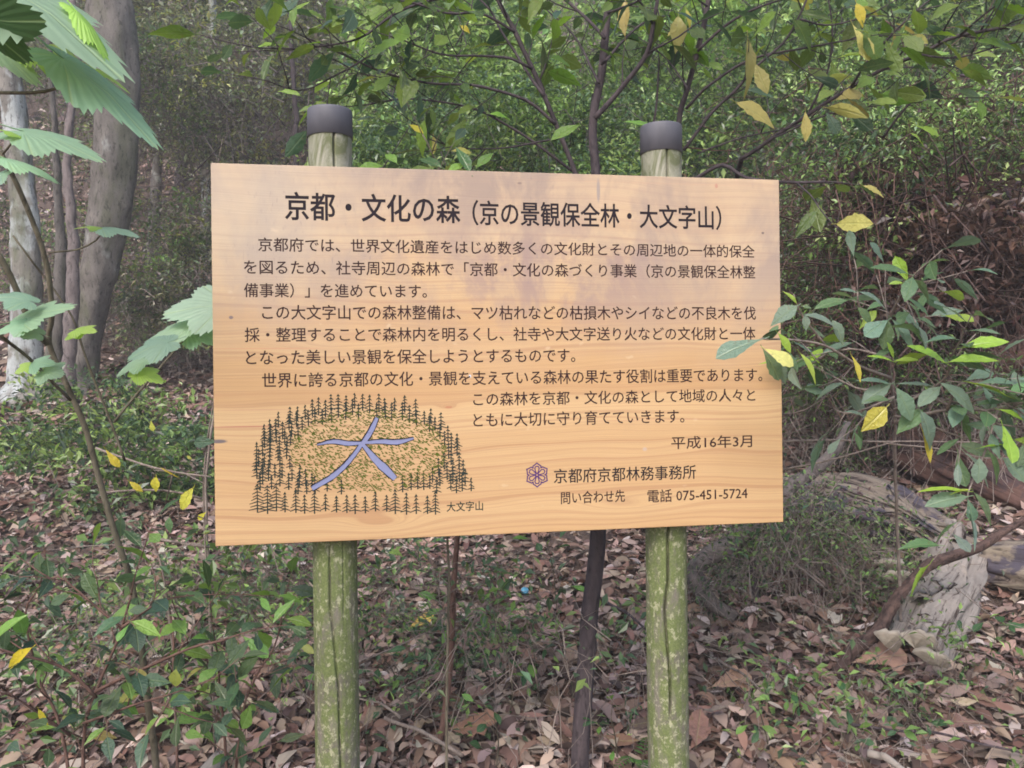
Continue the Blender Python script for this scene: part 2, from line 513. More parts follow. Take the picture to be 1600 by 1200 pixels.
def quad_stroke(a, b, w0, w1=None):
    a = np.asarray(a, float); b = np.asarray(b, float); w1 = w0 if w1 is None else w1
    d = b - a; L = np.linalg.norm(d)
    if L < 1e-9: return None
    n = np.array([-d[1], d[0]]) / L
    return np.array([a - n * w0 / 2, b - n * w1 / 2, b + n * w1 / 2, a + n * w0 / 2])   # counter-clockwise


def fit_text(text, x0, x1, zb, zt, bold=0.0, res=3):
    """text scaled so that its ink spans x0..x1 and zb..zt (board metres)"""
    P = glyph_polys(text, res)
    A = np.vstack(P); lo, hi = A.min(0), A.max(0)
    sx = (x1 - x0) / (hi[0] - lo[0]); sz = (zt - zb) / (hi[1] - lo[1])
    P = [np.column_stack(((p[:, 0] - lo[0]) * sx + x0, (p[:, 1] - lo[1]) * sz + zb)) for p in P]
    if bold:
        Q = []
        for p in P:
            for i in range(len(p)):
                a, b2 = p[i], p[(i + 1) % len(p)]
                d = b2 - a; L = np.linalg.norm(d)
                if L < 1e-7: continue
                e = d / L * bold * 0.4
                q = quad_stroke(a - e, b2 + e, bold)
                if q is not None: Q.append(q)
        P = P + Q
    return P


PLATE = dict(v=[], f=[])
FLOORS = []           # (name, material, verts, faces)
GROOVE = 0.0011


def carve(rect, groups):
    """rect (x0,z0,x1,z1) of the board's face; groups [(name, material, [polygons])] become grooves in it"""
    x0, z0, x1, z1 = rect
    V = [(x0, z0), (x1, z0), (x1, z1), (x0, z1)]
    E = [(0, 1), (1, 2), (2, 3), (3, 0)]
    GE = []
    for gname, gm, polys in groups:
        segs = []
        for p in polys:
            base = len(V); n = len(p)
            V += [(float(q[0]), float(q[1])) for q in p]
            E += [(base + i, base + (i + 1) % n) for i in range(n)]
            segs.append(np.column_stack((p, np.roll(p, -1, axis=0))))
        GE.append(np.vstack(segs))
    vo, eo, fo, *_ = delaunay_2d_cdt([Vector(v) for v in V], E, [], 0, 1e-7)
    vo = np.array([(v[0], v[1]) for v in vo]); fo = np.array([f for f in fo if len(f) == 3])
    cen = vo[fo].mean(axis=1)
    owner = np.full(len(fo), -1)
    for gi, seg in enumerate(GE):
        a, b2 = seg[:, :2], seg[:, 2:]
        wn = np.zeros(len(cen))
        for s in range(0, len(cen), 1500):
            c = cen[s:s + 1500]
            up = (a[None, :, 1] <= c[:, None, 1]) & (b2[None, :, 1] > c[:, None, 1])
            dn = (a[None, :, 1] > c[:, None, 1]) & (b2[None, :, 1] <= c[:, None, 1])
            side = (b2[None, :, 0] - a[None, :, 0]) * (c[:, None, 1] - a[None, :, 1]) - (c[:, None, 0] - a[None, :, 0]) * (b2[None, :, 1] - a[None, :, 1])
            wn[s:s + 1500] = (up & (side > 0)).sum(1) - (dn & (side < 0)).sum(1)
        owner[(wn != 0)] = gi
    # keep triangles facing -Y (front): order so that x right, z up, normal to the viewer
    e1 = vo[fo[:, 1]] - vo[fo[:, 0]]; e2 = vo[fo[:, 2]] - vo[fo[:, 0]]
    flip = (e1[:, 0] * e2[:, 1] - e1[:, 1] * e2[:, 0]) < 0
    fo[flip] = fo[flip][:, ::-1]
    base = sum(len(x) for x in PLATE['v'])
    YF = -BTH / 2
    PLATE['v'].append(np.column_stack((vo[:, 0], np.full(len(vo), YF), vo[:, 1])))
    PLATE['f'].append(fo[owner < 0] + base)
    for gi, (gname, gm, _p) in enumerate(groups):
        T = fo[owner == gi]
        if not len(T): continue
        used, inv = np.unique(T, return_inverse=True); inv = inv.reshape(T.shape)
        n = len(used)
        back = np.column_stack((vo[used, 0], np.full(n, YF + GROOVE), vo[used, 1]))
        front = np.column_stack((vo[used, 0], np.full(n, YF), vo[used, 1]))
        cnt = {}
        for tri in inv:
            for i in range(3):
                a, c = int(tri[i]), int(tri[(i + 1) % 3])
                if (c, a) in cnt: del cnt[(c, a)]
                else: cnt[(a, c)] = 1
        walls = []
        for (a, c) in cnt:
            walls.append((a, c, c + n)); walls.append((a, c + n, a + n))
        F = np.vstack((inv, np.array(walls)))
        FLOORS.append((gname, gm, np.vstack((back, front)), F))


def line_box(pxa, pya0, pya1, pxb, pyb0, pyb1):
    """ink box of a text line from its left and right ends in the photograph"""
    a0, a1 = on_board(pxa, pya0), on_board(pxa, pya1)
    b0, b1 = on_board(pxb, pyb0), on_board(pxb, pyb1)
    return a0[0], b0[0], (a1[1] + b1[1]) / 2, (a0[1] + b0[1]) / 2


LINES = [
    ('京都府では、世界文化遺産をはじめ数多くの文化財とその周辺地の一体的保全', 405, 372, 394, 1174, 386, 405),
    ('を図るため、社寺周辺の森林で「京都・文化の森づくり事業（京の景観保全林整', 383, 407, 430, 1175, 417, 437),
    ('備事業）」を進めています。', 383, 442, 465, 666, 447, 468),
    ('この大文字山での森林整備は、マツ枯れなどの枯損木やシイなどの不良木を伐', 411, 477, 500, 1176, 480, 501),
    ('採・整理することで森林内を明るくし、社寺や大文字送り火などの文化財と一体', 384, 511, 534, 1175, 513, 533),
    ('となった美しい景観を保全しようとするものです。', 386, 546, 569, 896, 546, 568),
    ('世界に誇る京都の文化・景観を支えている森林の果たす役割は重要であります。', 411, 581, 604, 1186, 577, 598),
    ('この森林を京都・文化の森として地域の人々と', 738, 612, 633, 1175, 608, 628),
    ('ともに大切に守り育てていきます。', 738, 643, 665, 1065, 641, 662),
    ('平成16年3月', 1045, 681, 700, 1170, 679, 699),
    ('京都府京都林務事務所', 863, 730, 752, 1083, 727, 749),
    ('問い合わせ先', 874, 766, 785, 973, 765, 784),
    ('電話 075-451-5724', 1008, 763, 782, 1163, 760, 780),
    ('大文字山', 697, 782, 797, 753, 782, 797),
]
TL = {}
for i, (tx, *bx) in enumerate(LINES):
    x0, x1, zb, zt = line_box(*bx)
    TL[i] = (x0, x1, zb, zt, fit_text(tx, x0, x1, zb, zt, bold=0.0006, res=2))
x0, x1, zb, zt = line_box(447, 303, 347, 717, 309, 349)
T0 = fit_text('京都・文化の森', x0, x1, zb, zt, bold=0.0019)
x0, x1, zb, zt = line_box(737, 318, 356, 1122, 322, 359)
T1 = fit_text('（京の景観保全林・大文字山）', x0, x1, zb, zt, bold=0.0014)

# the drawing: a hill ringed by firs, flecks of grass and the pale character for "great"
rd = random.Random(5)
firs = []
outl = [(395, 805), (400, 720), (412, 668), (440, 640), (480, 622), (530, 608), (585, 600), (640, 612), (690, 636), (715, 676), (732, 730), (750, 790)]
placed = []


def hill_top(x):
    return np.interp(x, [395, 402, 415, 445, 485, 530, 585, 640, 690, 712, 728, 748], [800, 690, 655, 640, 628, 616, 612, 622, 645, 672, 715, 775])


def fir(px, py, h, wd):
    a = on_board(px, py); s = abs(on_board(px, py - 100)[1] - a[1]) / 100
    H = h * s; Wd = wd * s; qs = [quad_stroke((a[0], a[1]), (a[0], a[1] + H), 2.2 * s, 1.0 * s)]
    n = max(4, int(h / 5.2))
    for k in range(n):
        u = (k + 0.3) / n; z = a[1] + H * (1 - u * 0.93); hw = Wd / 2 * (0.18 + 0.82 * u)
        for sg in (-1, 1):
            j = rd.uniform(-.7, .7) * s
            q = quad_stroke((a[0], z + j), (a[0] + sg * hw * rd.uniform(.75, 1.15), z - H * 0.05 - (1.2 * s) + j + rd.uniform(-1, 1) * s), 2.1 * s, 1.2 * s)
            if q is not None: qs.append(q)
    return [q if np.cross(q[1] - q[0], q[2] - q[0]) > 0 else q[::-1] for q in qs]


def in_grass(x, y, m=0.0):
    return ((x - 574) / (118 + m)) ** 2 + ((y - 703) / (60 + m)) ** 2 < 1


for tr in range(16000):
    px = rd.uniform(402, 742); py = rd.uniform(636, 800)
    if py - 23 < hill_top(px): continue
    if ((px - 574) / 124) ** 2 + ((py - 6 - 708) / 60) ** 2 < 1: continue
    if px > 690 and py > 785: continue
    if any(abs(px - q[0]) < 8.5 and abs(py - q[1]) < 9.5 for q in placed): continue
    placed.append((px, py))
placed = [p for p in placed if p[1] < 772]
x = 404
while x < 690:
    placed.append((x, 800 + rd.uniform(-3, 3))); x += rd.uniform(11, 18)
for px, py in placed:
    big = py > 780
    h = rd.uniform(26, 40) if big else rd.uniform(21, 29)
    if px < 440 and big: h = 45
    firs += fir(px, py, h, h * rd.uniform(.54, .74))
grass = []
for tr in range(2500):
    px = rd.uniform(450, 700); py = rd.uniform(640, 770)
    if not in_grass(px, py, 4): continue
    a = on_board(px, py); b2 = on_board(px + rd.uniform(2, 5), py + rd.uniform(-1.5, 4))
    q = quad_stroke(a, b2, 0.0021, 0.0013)
    if q is not None: grass.append(q)


def brush(pts, ws, wob=0.10):
    A = [on_board(*p) for p in pts]; P = smooth_path([(a[0], a[1], 0) for a in A], step=0.008)
    n = len(P); L, Rr = [], []
    for i, p in enumerate(P):
        tdir = (P[min(i + 1, n - 1)] - P[max(i - 1, 0)]); tdir.normalize()
        nn = Vector((-tdir.y, tdir.x, 0)); u = i / (n - 1)
        wv = float(np.interp(u, np.linspace(0, 1, len(ws)), ws)) * 0.00127 / 2
        L.append((p + nn * wv * rd.uniform(1 - wob, 1 + wob))[:2]); Rr.append((p - nn * wv * rd.uniform(1 - wob, 1 + wob))[:2])
    return np.array(Rr + L[::-1])


dai_in, dai_out = [], []
DAI = [([(496, 694), (520, 689), (545, 692), (568, 691)], [2, 7, 7, 4]), ([(568, 691), (595, 689), (620, 690), (646, 684)], [4, 7, 8, 3]),
       ([(589, 652), (580, 672), (571, 686), (566, 692)], [5, 8, 8, 5]), ([(566, 692), (545, 720), (520, 743), (488, 762)], [6, 7, 8, 7]),
       ([(566, 692), (583, 713), (602, 732), (617, 747)], [5, 9, 12, 8])]
for pts, ws in DAI:
    dai_in.append(brush(pts, ws)); dai_out.append(brush(pts, [x + 2.6 for x in ws]))
dai_in = [p if 0.5 * np.sum(p[:, 0] * np.roll(p[:, 1], -1) - np.roll(p[:, 0], -1) * p[:, 1]) > 0 else p[::-1] for p in dai_in]
dai_out = [p if 0.5 * np.sum(p[:, 0] * np.roll(p[:, 1], -1) - np.roll(p[:, 0], -1) * p[:, 1]) > 0 else p[::-1] for p in dai_out]

# emblem: six pointed petals with inner loops
ec = on_board(837, 741); es = 18.5 * 0.00127 * 1.02
emb = []


def poly_strokes(P, wd):
    out = []
    for i in range(len(P) - 1):
        d = np.array(P[i + 1]) - np.array(P[i]); L = np.linalg.norm(d)
        if L < 1e-7: continue
        e = d / L * wd * .3
        out.append(quad_stroke(np.array(P[i]) - e, np.array(P[i + 1]) + e, wd))
    return out


for k in range(6):
    a0 = math.pi / 2 + k * math.pi / 3

    def pol(r, da): return ec + es * r * np.array([math.cos(a0 + da), math.sin(a0 + da)])
    emb += poly_strokes([pol(0.70, -R(30)), pol(0.86, -R(24)), pol(0.90, -R(13)), pol(1.04, 0), pol(0.90, R(13)), pol(0.86, R(24)), pol(0.70, R(30))], es * .11)
    emb += poly_strokes([pol(0.10, -R(20)), pol(0.35, -R(21)), pol(0.60, -R(19)), pol(0.74, -R(10)), pol(0.76, 0), pol(0.74, R(10)), pol(0.60, R(19)), pol(0.35, R(21)), pol(0.10, R(20))], es * .10)
    emb += poly_strokes([pol(.14, 0), pol(.14, R(60))], es * .09)

HX, HZ = BW / 2, BH / 2
zc = []                        # cuts between the text lines
tops = [TL[i][3] for i in range(7)]; bots = [TL[i][2] for i in range(7)]
title_b = min(zb, on_board(447, 349)[1])
cuts = [HZ, (title_b + tops[0]) / 2 + 0.002] + [(bots[i] + tops[i + 1]) / 2 for i in range(6)]
carve((-HX, cuts[1], HX, HZ), [('title_lettering', 'black_paint', T0 + T1)])
for i in range(6):
    carve((-HX, cuts[i + 2], HX, cuts[i + 1]), [('text_lettering', 'brown_paint', TL[i][4])])
z7 = TL[6][2] - 0.004
carve((-HX, z7, HX, cuts[7]), [('text_lettering', 'brown_paint', TL[6][4])])
xs = (on_board(736, 640)[0] + 0) - 0.004
xl = on_board(775, 780)[0]
z8 = (TL[7][2] + TL[8][3]) / 2; z9 = (TL[8][2] + TL[9][3]) / 2; z10 = TL[9][2] - 0.012
z11 = (TL[10][2] + TL[11][3]) / 2
zq = TL[7][2] - 0.0
# right-hand column starts where the drawing ends
xcut = xs
drawing = [('tree_drawing', 'fir_paint', firs + TL[13][4]), ('grass_drawing', 'grass_paint', grass), ('character_outline', 'black_paint', dai_out), ('character_drawing', 'lavender_paint', dai_in)]
DXR = on_board(758, 720)[0]
zA = TL[8][2] - 0.006
# the drawing's region is an L: narrower beside the two text lines
carve((xcut, z8, HX, z7), [('text_lettering', 'brown_paint', TL[7][4])])
carve((xcut, zA, HX, z8), [('text_lettering', 'brown_paint', TL[8][4])])
carve((DXR, z10, HX, zA), [('date_lettering', 'brown_paint', TL[9][4])])
carve((DXR, z11, HX, z10), [('emblem_drawing', 'purple_paint', emb), ('office_lettering', 'black_paint', TL[10][4])])
carve((DXR, -HZ, HX, z11), [('contact_lettering', 'brown_paint', TL[11][4] + TL[12][4])])
lim = [p for p in drawing[0][2]]
up_ = [p for p in firs if p[:, 1].min() > zA and p[:, 0].max() < xcut]


def inside(p, r): return p[:, 0].min() > r[0] and p[:, 0].max() < r[2] and p[:, 1].min() > r[1] and p[:, 1].max() < r[3]


# split the drawing's field at zA: everything is cut into two rectangles, grooves that would cross the cut are clipped at it
def clip(p, zc_, keep_up):
    out = []
    n = len(p)
    for i in range(n):
        a, b2 = p[i], p[(i + 1) % n]
        ia = (a[1] > zc_) == keep_up; ib = (b2[1] > zc_) == keep_up
        if ia: out.append(a)
        if ia != ib:
            tt = (zc_ - a[1]) / (b2[1] - a[1]); out.append(np.array([a[0] + (b2[0] - a[0]) * tt, zc_]))
    return np.array(out) if len(out) > 2 else None


for rect, upside in (((-HX, zA, xcut, z7), True), ((-HX, -HZ, DXR, zA), False)):
    gs = []
    for nm, mt, ps in drawing:
        qs = [clip(p, zA, upside) for p in ps]
        qs = [q for q in qs if q is not None and q[:, 0].max() < rect[2] - 1e-4 and q[:, 1].max() < rect[3] + 1e-6]
        if qs: gs.append((nm, mt, qs))
    carve(rect, gs)

# panel body
pv = np.vstack(PLATE['v']); pf = np.vstack(PLATE['f'])
y1 = BTH / 2; e = 0.0018; YF = -BTH / 2
body = MB()
ring = lambda y, i: [(-HX + i, y, -HZ + i), (HX - i, y, -HZ + i), (HX - i, y, HZ - i), (-HX + i, y, HZ - i)]
for r_ in (ring(YF, 0.0), ring(YF + .0015, -0.0012), ring(y1, -0.0012)): body.v += r_
for j in (0, 4):
    for k in range(4):
        body.f.append((j + k, j + 4 + k, j + 4 + (k + 1) % 4, j + (k + 1) % 4))
body.f.append((8, 11, 10, 9))
bv = np.array(body.v); nb = len(pv)
faces = [tuple(int(i) for i in f) for f in pf] + [tuple(i + nb for i in f) for f in body.f]
panel = child_local('panel', mesh('panel', np.vstack((pv, bv)), faces, M['board'], smooth=False))
merged = {}
for nm, mt, v_, f_ in FLOORS:
    if nm in ('tree_drawing', 'grass_drawing', 'character_drawing', 'character_outline') and nm in merged:
        o_, vv, ff = merged[nm]; merged[nm] = (mt, np.vstack((vv, v_)), np.vstack((ff, f_ + len(vv)))); continue
    key = nm
    k = 0
    while key in merged: k += 1; key = nm + '#%d' % k
    merged[key] = (mt, v_, f_)
for key, (mt, v_, f_) in merged.items():
    nm = key.split('#')[0]
    child_local(nm, mesh(nm, v_, f_, M[mt], smooth=False), panel)

# ---- posts
m, t, b, out = new_mat('mossy_post_wood'); N = NT(t)
oc = N.obj(); sp = N.n('ShaderNodeSeparateXYZ'); N.l(oc, sp.inputs[0]); Zp = sp.outputs[2]
n1 = N.noise(N.scaled(oc, (60, 60, 5)), 1.0, 6, 0.65, 0.2)
n2 = N.noise(N.scaled(oc, (22, 22, 7)), 1.0, 6, 0.7, 0.6)
n3 = N.noise(N.scaled(oc, (30, 30, 14)), 1.0, 5, 0.75, 0.3)
n4 = N.noise(oc, 240.0, 3, 0.6)
col = N.mix(n1, (0.10, 0.09, 0.078), (0.23, 0.205, 0.165))
n2b = N.math('ADD', N.math('ADD', n2, 0.05), N.math('MULTIPLY', Zp, 0.16))
col = N.mix(N.ramp(n2b, [(0.33, 0.0), (0.47, 0.92)]), col, N.mix(n4, (0.07, 0.095, 0.032), (0.18, 0.215, 0.075)))
col = N.mix(N.ramp(n3, [(0.52, 0.0), (0.63, 0.85)]), col, (0.13, 0.115, 0.095))
col = N.mix(N.ramp(N.noise(N.scaled(oc, (80, 80, 60)), 1.0, 5, 0.75), [(0.54, 0.0), (0.60, 0.7)]), col, (0.38, 0.37, 0.25))
col = N.mix(0.5, col, N.mix(n4, (0.5, 0.5, 0.5), (1.5, 1.5, 1.5)), 'MULTIPLY')
# bleached bare wood above the board
top = N.ramp(N.math('MULTIPLY', N.math('SUBTRACT', Zp, 0.30), 2.0), [(0.2, 0.0), (0.32, 1.0)])
bare = N.mix(N.ramp(n2, [(0.42, 0.0), (0.6, 1.0)]), (0.36, 0.345, 0.29), (0.13, 0.14, 0.075))
bare = N.mix(0.6, bare, N.mix(n1, (0.6, 0.6, 0.6), (1.4, 1.4, 1.4)), 'MULTIPLY')
col = N.mix(top, col, bare)
N.put(b.inputs['Base Color'], col); b.inputs['Roughness'].default_value = 0.88; b.inputs['Specular IOR Level'].default_value = 0.2
N.bump(N.math('ADD', n1, N.math('ADD', N.math('MULTIPLY', n3, 0.6), N.math('MULTIPLY', n4, 0.4))), 0.5, 0.003, b)
M['post'] = m
m, t, b, out = new_mat('cap_metal'); N = NT(t)
n1 = N.noise(N.scaled(N.obj(), (25, 25, 10)), 1.0, 5, 0.6)
N.put(b.inputs['Base Color'], N.mix(n1, (0.062, 0.062, 0.078), (0.135, 0.132, 0.155)))
N.put(b.inputs['Roughness'], N.math('MULTIPLY_ADD', n1, 0.25, 0.45)); b.inputs['Metallic'].default_value = 0.0
N.bump(n1, 0.15, 0.002, b)
M['cap'] = m


def make_post(px, cracks, cap_top, seed):
    # axis behind the board's back face
    d = at(px, 560, 1.0) - EYE
    rad = 0.0445
    k = ((B_ORG - EYE).dot(b_back) + BTH / 2 + rad + 0.001) / d.dot(b_back)
    ax = EYE + d * k
    dd = ax.y
    z_top = at(px, cap_top, dd).z - 0.012
    z_bot = ground_z(ax.x, ax.y) - 0.3
    SD, NR = 260, 190
    v, f = [], []
    view = math.atan2(-ax.y, -ax.x)     # angle towards the camera
    for i in range(NR + 1):
        z = z_bot + (z_top - z_bot) * i / NR
        for s in range(SD):
            a = view + 2 * math.pi * s / SD
            q = Vector((math.cos(a) * 2.2 + seed, math.sin(a) * 2.2, z * 2.2))
            r = rad * (1 + 0.018 * mnoise.noise(q) + 0.008 * mnoise.noise(Vector((math.cos(a) * 9 + seed, math.sin(a) * 9, z * 3))))
            if z < EYE.z - 0.3: r *= 1.02
            for (zs, offs, wdt, dep) in cracks:
                if z < zs[0] or z > zs[-1]: continue
                o_ = float(np.interp(z, zs, offs))          # metres across, as seen from the front (+ is right)
                o_ += 0.0012 * mnoise.noise(Vector((z * 25, seed, 0)))
                fade = min(1, (z - zs[0]) / .05, (zs[-1] - z) / .05)
                da = (a - view) - math.asin(max(-.95, min(.95, o_ / rad)))
                da = (da + math.pi) % (2 * math.pi) - math.pi
                g = math.exp(-(da * rad / wdt) ** 2)
                r -= dep * g * fade
            v.append((math.cos(a) * r, math.sin(a) * r, z - EYE.z))
    for i in range(NR):
        for s in range(SD):
            a_ = i * SD + s; c_ = i * SD + (s + 1) % SD
            f.append((a_, c_, c_ + SD, a_ + SD))
    f.append(tuple(NR * SD + s for s in range(SD)))
    me = mesh('post', v, f, M['post'])
    o = bpy.data.objects.new('post', me); COL.objects.link(o); o.parent = sign
    loc = Vector((ax.x, ax.y, EYE.z))
    o.matrix_parent_inverse = Matrix.Translation(-sign_foot); o.location = loc
    # cap: low drum with a softly domed top
    hc = 42 / FPX * dd
    prof = [(0.0, 0.0030), (0.022, 0.0028), (0.040, 0.0022), (0.0452, 0.0012), (0.0462, -0.0006), (0.0465, -0.003), (0.0470, -hc), (0.0455, -hc - 0.0004), (0.0450, -hc + 0.012)]
    v, f = [], []; SD = 64
    for (r_, z_) in prof:
        for s in range(SD):
            a = 2 * math.pi * s / SD
            v.append((r_ * math.cos(a), r_ * math.sin(a), z_))
    for i in range(len(prof) - 1):
        for s in range(SD):
            a_ = i * SD + s; c_ = i * SD + (s + 1) % SD
            f.append((a_ + SD, c_ + SD, c_, a_))
    cap = bpy.data.objects.new('post_cap', mesh('post_cap', v, f, M['cap'])); COL.objects.link(cap)
    cap.parent = o; cap.location = (0, 0, at(px, cap_top, dd).z - 0.006 - EYE.z)
    return o


E0 = EYE.z
make_post(520, [([E0 - 1.3, E0 - .62, E0 - .45, E0 - .3], [.012, .004, -.012, -.012], .0022, .008),
                ([E0 + .2, E0 + .62], [.008, .008], .0020, .011), ([E0 - .5, E0 - .28], [.016, .016], .0018, .003)], 170, 1.7)
make_post(1037, [([E0 - .75, E0 - .66, E0 - .55, E0 - .50, E0 - .44, E0 - .25], [.004, .006, -.002, -.006, .003, .006], .0024, .016),
                 ([E0 + .2, E0 + .66], [.013, .013], .0020, .010)], 195, 6.1)

# ------------------------------------------------------------------ ground
nx, ny = 230, 330
gx = np.concatenate((np.linspace(-45, -5.2, 30), np.linspace(-5, 5, 170), np.linspace(5.2, 45, 30)))
gyv = np.concatenate((np.linspace(-3, 1.4, 20), np.linspace(1.45, 8, 190), np.linspace(8.1, 60, 120)))
gv = []
for y in gyv:
    for x in gx:
        gv.append((x, y, ground_z(float(x), float(y)) + (0.012 * mnoise.noise(Vector((x * 14, y * 14, 0))) if y < 8 else 0)))
gi = np.arange(nx * ny).reshape(ny, nx)
gf = np.stack((gi[:-1, :-1], gi[:-1, 1:], gi[1:, 1:], gi[1:, :-1]), -1).reshape(-1, 4)
ground = tag(link('ground', mesh('ground', gv, gf, M['soil'])), 'forest hillside soil under leaf litter', kind='structure')


def gz_arr(x, y): return np.array([ground_z(float(a), float(b_)) for a, b_ in zip(x, y)])


# ------------------------------------------------------------------ clouds of small leaves (stuff)
def leaf_cloud(pos, axis, normal, length, width, color, curl=0.15, rows=1):
    """pos (n,3) leaf bases; returns verts, faces, colours. rows=1: folded rhombus of two triangles; rows=3: eight triangles"""
    n = len(pos)
    axis = axis / np.linalg.norm(axis, axis=1, keepdims=True)
    side = np.cross(normal, axis); side /= np.linalg.norm(side, axis=1, keepdims=True) + 1e-9
    nor = np.cross(axis, side)
    L = length[:, None]; W = width[:, None]
    if rows == 1:
        V = np.stack((pos, pos + axis * L * .45 + side * W * .5 + nor * W * .16, pos + axis * L - nor * L * curl, pos + axis * L * .45 - side * W * .5 + nor * W * .16), 1)
        F = np.array([[0, 2, 1], [0, 3, 2]])
        k = 4
    else:
        cu = rng.uniform(-1, 1, (n, 1)) * curl; fo = rng.uniform(-.1, .45, (n, 1))
        rowsl = []
        for u, wv in ((0.0, .08), (.24, .78), (.54, 1.0), (.82, .62), (1.0, .04)):
            c = pos + axis * L * u + nor * L * cu * (4 * u * (1 - u) - .3)
            j = rng.uniform(.75, 1.25, (n, 1))
            rowsl += [c + side * W * wv * .5 * j + nor * W * fo * wv, c, c - side * W * wv * .5 / j + nor * W * fo * wv * rng.uniform(-.2, 1.3, (n, 1))]
        V = np.stack(rowsl, 1)
        F = []
        for r_ in range(4):
            b_ = r_ * 3
            for s in (0, 1):
                a = b_ + s
                F += [[a, a + 1, a + 4], [a, a + 4, a + 3]]
        F = np.array(F); k = 15
    V = V.reshape(-1, 3)
    FF = (F[None] + (np.arange(n) * k)[:, None, None]).reshape(-1, 3)
    C = np.repeat(color, k, axis=0)
    return V, FF, C


def rand_dirs(n, flat=0.0):
    d = rng.normal(size=(n, 3)); d[:, 2] *= (1 - flat)
    return d / np.linalg.norm(d, axis=1, keepdims=True)


def palette(cols, n, jit=0.25, weights=None):
    cols = np.array(cols); w_ = None if weights is None else np.array(weights) / sum(weights)
    c = cols[rng.choice(len(cols), n, p=w_)]
    return np.clip(c * rng.uniform(1 - jit, 1 + jit, (n, 1)) * rng.uniform(.93, 1.07, (n, 3)), 0.004, 0.9)


LITTER = [(0.28, 0.20, 0.165), (0.22, 0.135, 0.105), (0.38, 0.29, 0.245), (0.145, 0.085, 0.068), (0.25, 0.18, 0.16), (0.47, 0.40, 0.36), (0.085, 0.058, 0.050)]
LW = [5, 5, 3.5, 4, 4, 1.5, 3]


def litter(n, xr, yr, lmin, lmax, lift):
    y = yr[0] + (yr[1] - yr[0]) * rng.random(n) ** 1.25
    x = rng.uniform(-1, 1, n) * (0.72 * y + .6)
    x = np.clip(x, *xr)
    keep = np.array([mnoise.noise(Vector((a * 1.7, b_ * 1.7, 4.0))) + .6 * mnoise.noise(Vector((a * 5, b_ * 5, 9.0))) for a, b_ in zip(x, y)]) > rng.uniform(-.95, .05, n)
    x, y = x[keep], y[keep]; n = len(x)
    z = gz_arr(x, y) + rng.random(n) ** 1.5 * lift + .004
    # follow the slope
    sl = np.interp(y, [0, 7, 9, 12, 60], [.2, .2, .42, .6, .7])
    nrm = np.column_stack((rng.normal(0, .42, n), -sl + rng.normal(0, .42, n), np.ones(n)))
    ang = rng.uniform(0, 2 * math.pi, n)
    ax = np.column_stack((np.cos(ang), np.sin(ang), np.sin(ang) * sl + rng.normal(0, .22, n)))
    L = rng.uniform(lmin, lmax, n); W = L * rng.uniform(.24, .50, n)
    return leaf_cloud(np.column_stack((x, y, z)), ax, nrm, L, W, palette(LITTER, n, .3, LW), curl=.24, rows=3)


def join(parts):
    V, F, C, b_ = [], [], [], 0
    for v, f, c in parts:
        V.append(v); F.append(f + b_); C.append(c); b_ += len(v)
    return np.vstack(V), np.vstack(F), np.vstack(C)


V_, F_, C_ = join([litter(56000, (-4.5, 4.5), (1.7, 6.5), .030, .090, .035), litter(34000, (-11, 11), (5.5, 15), .07, .15, .05), litter(9000, (-16, 16), (13, 30), .16, .32, .08)])
tag(link('leaf_litter', mesh('leaf_litter', V_, F_, M['litter'], True, C_)), 'brown leaf litter covering the forest floor', 'leaf litter', kind='stuff')

# ------------------------------------------------------------------ leaf meshes for single leaves
PROF = {
    'oval': [(0, .02), (.12, .30), (.3, .72), (.5, 1), (.7, .88), (.86, .52), (1, .02)],
    'pointed': [(0, .02), (.1, .35), (.28, .85), (.45, 1), (.65, .78), (.83, .36), (1, .01)],
    'broad_tip': [(0, .02), (.15, .22), (.38, .60), (.6, .96), (.76, 1), (.9, .62), (1, .04)],
    'narrow': [(0, .02), (.15, .5), (.35, .92), (.55, 1), (.72, .75), (.88, .35), (1, .01)],
}


def leaf_mesh(kind, wid, droop, fold, wave, mat, seed, tooth=0.0, twist=0.0):
    rr = random.Random(seed); P = PROF[kind]; v, f = [], []
    n = 11
    for i in range(n):
        u = i / (n - 1); w_ = float(np.interp(u, [p[0] for p in P], [p[1] for p in P])) * wid / 2
        if tooth and 0 < i < n - 1: w_ *= 1 + (tooth if i % 2 else -tooth)
        z = -droop * u * u; tw = twist * u
        wl, wr = rr.uniform(-1, 1) * wave, rr.uniform(-1, 1) * wave
        for s, wv in ((1, wl), (0, 0), (-1, wr)):
            yy = s * w_; zz = abs(s) * (w_ * fold + wv * w_)
            v.append((u, yy * math.cos(tw) - zz * math.sin(tw), z + yy * math.sin(tw) + zz * math.cos(tw)))
    for i in range(n - 1):
        for s in (0, 1):
            a = i * 3 + s; f.append((a, a + 1, a + 4, a + 3))
    # stalk
    b_ = len(v)
    for x_, r_ in ((-.14, .010), (.05, .008)):
        for k in range(3):
            a = 2 * math.pi * k / 3
            v.append((x_, r_ * math.cos(a), r_ * math.sin(a) + (0.02 if x_ < 0 else 0)))
    for k in range(3): f.append((b_ + k, b_ + (k + 1) % 3, b_ + 3 + (k + 1) % 3, b_ + 3 + k))
    return mesh('leaf', v, f, mat)


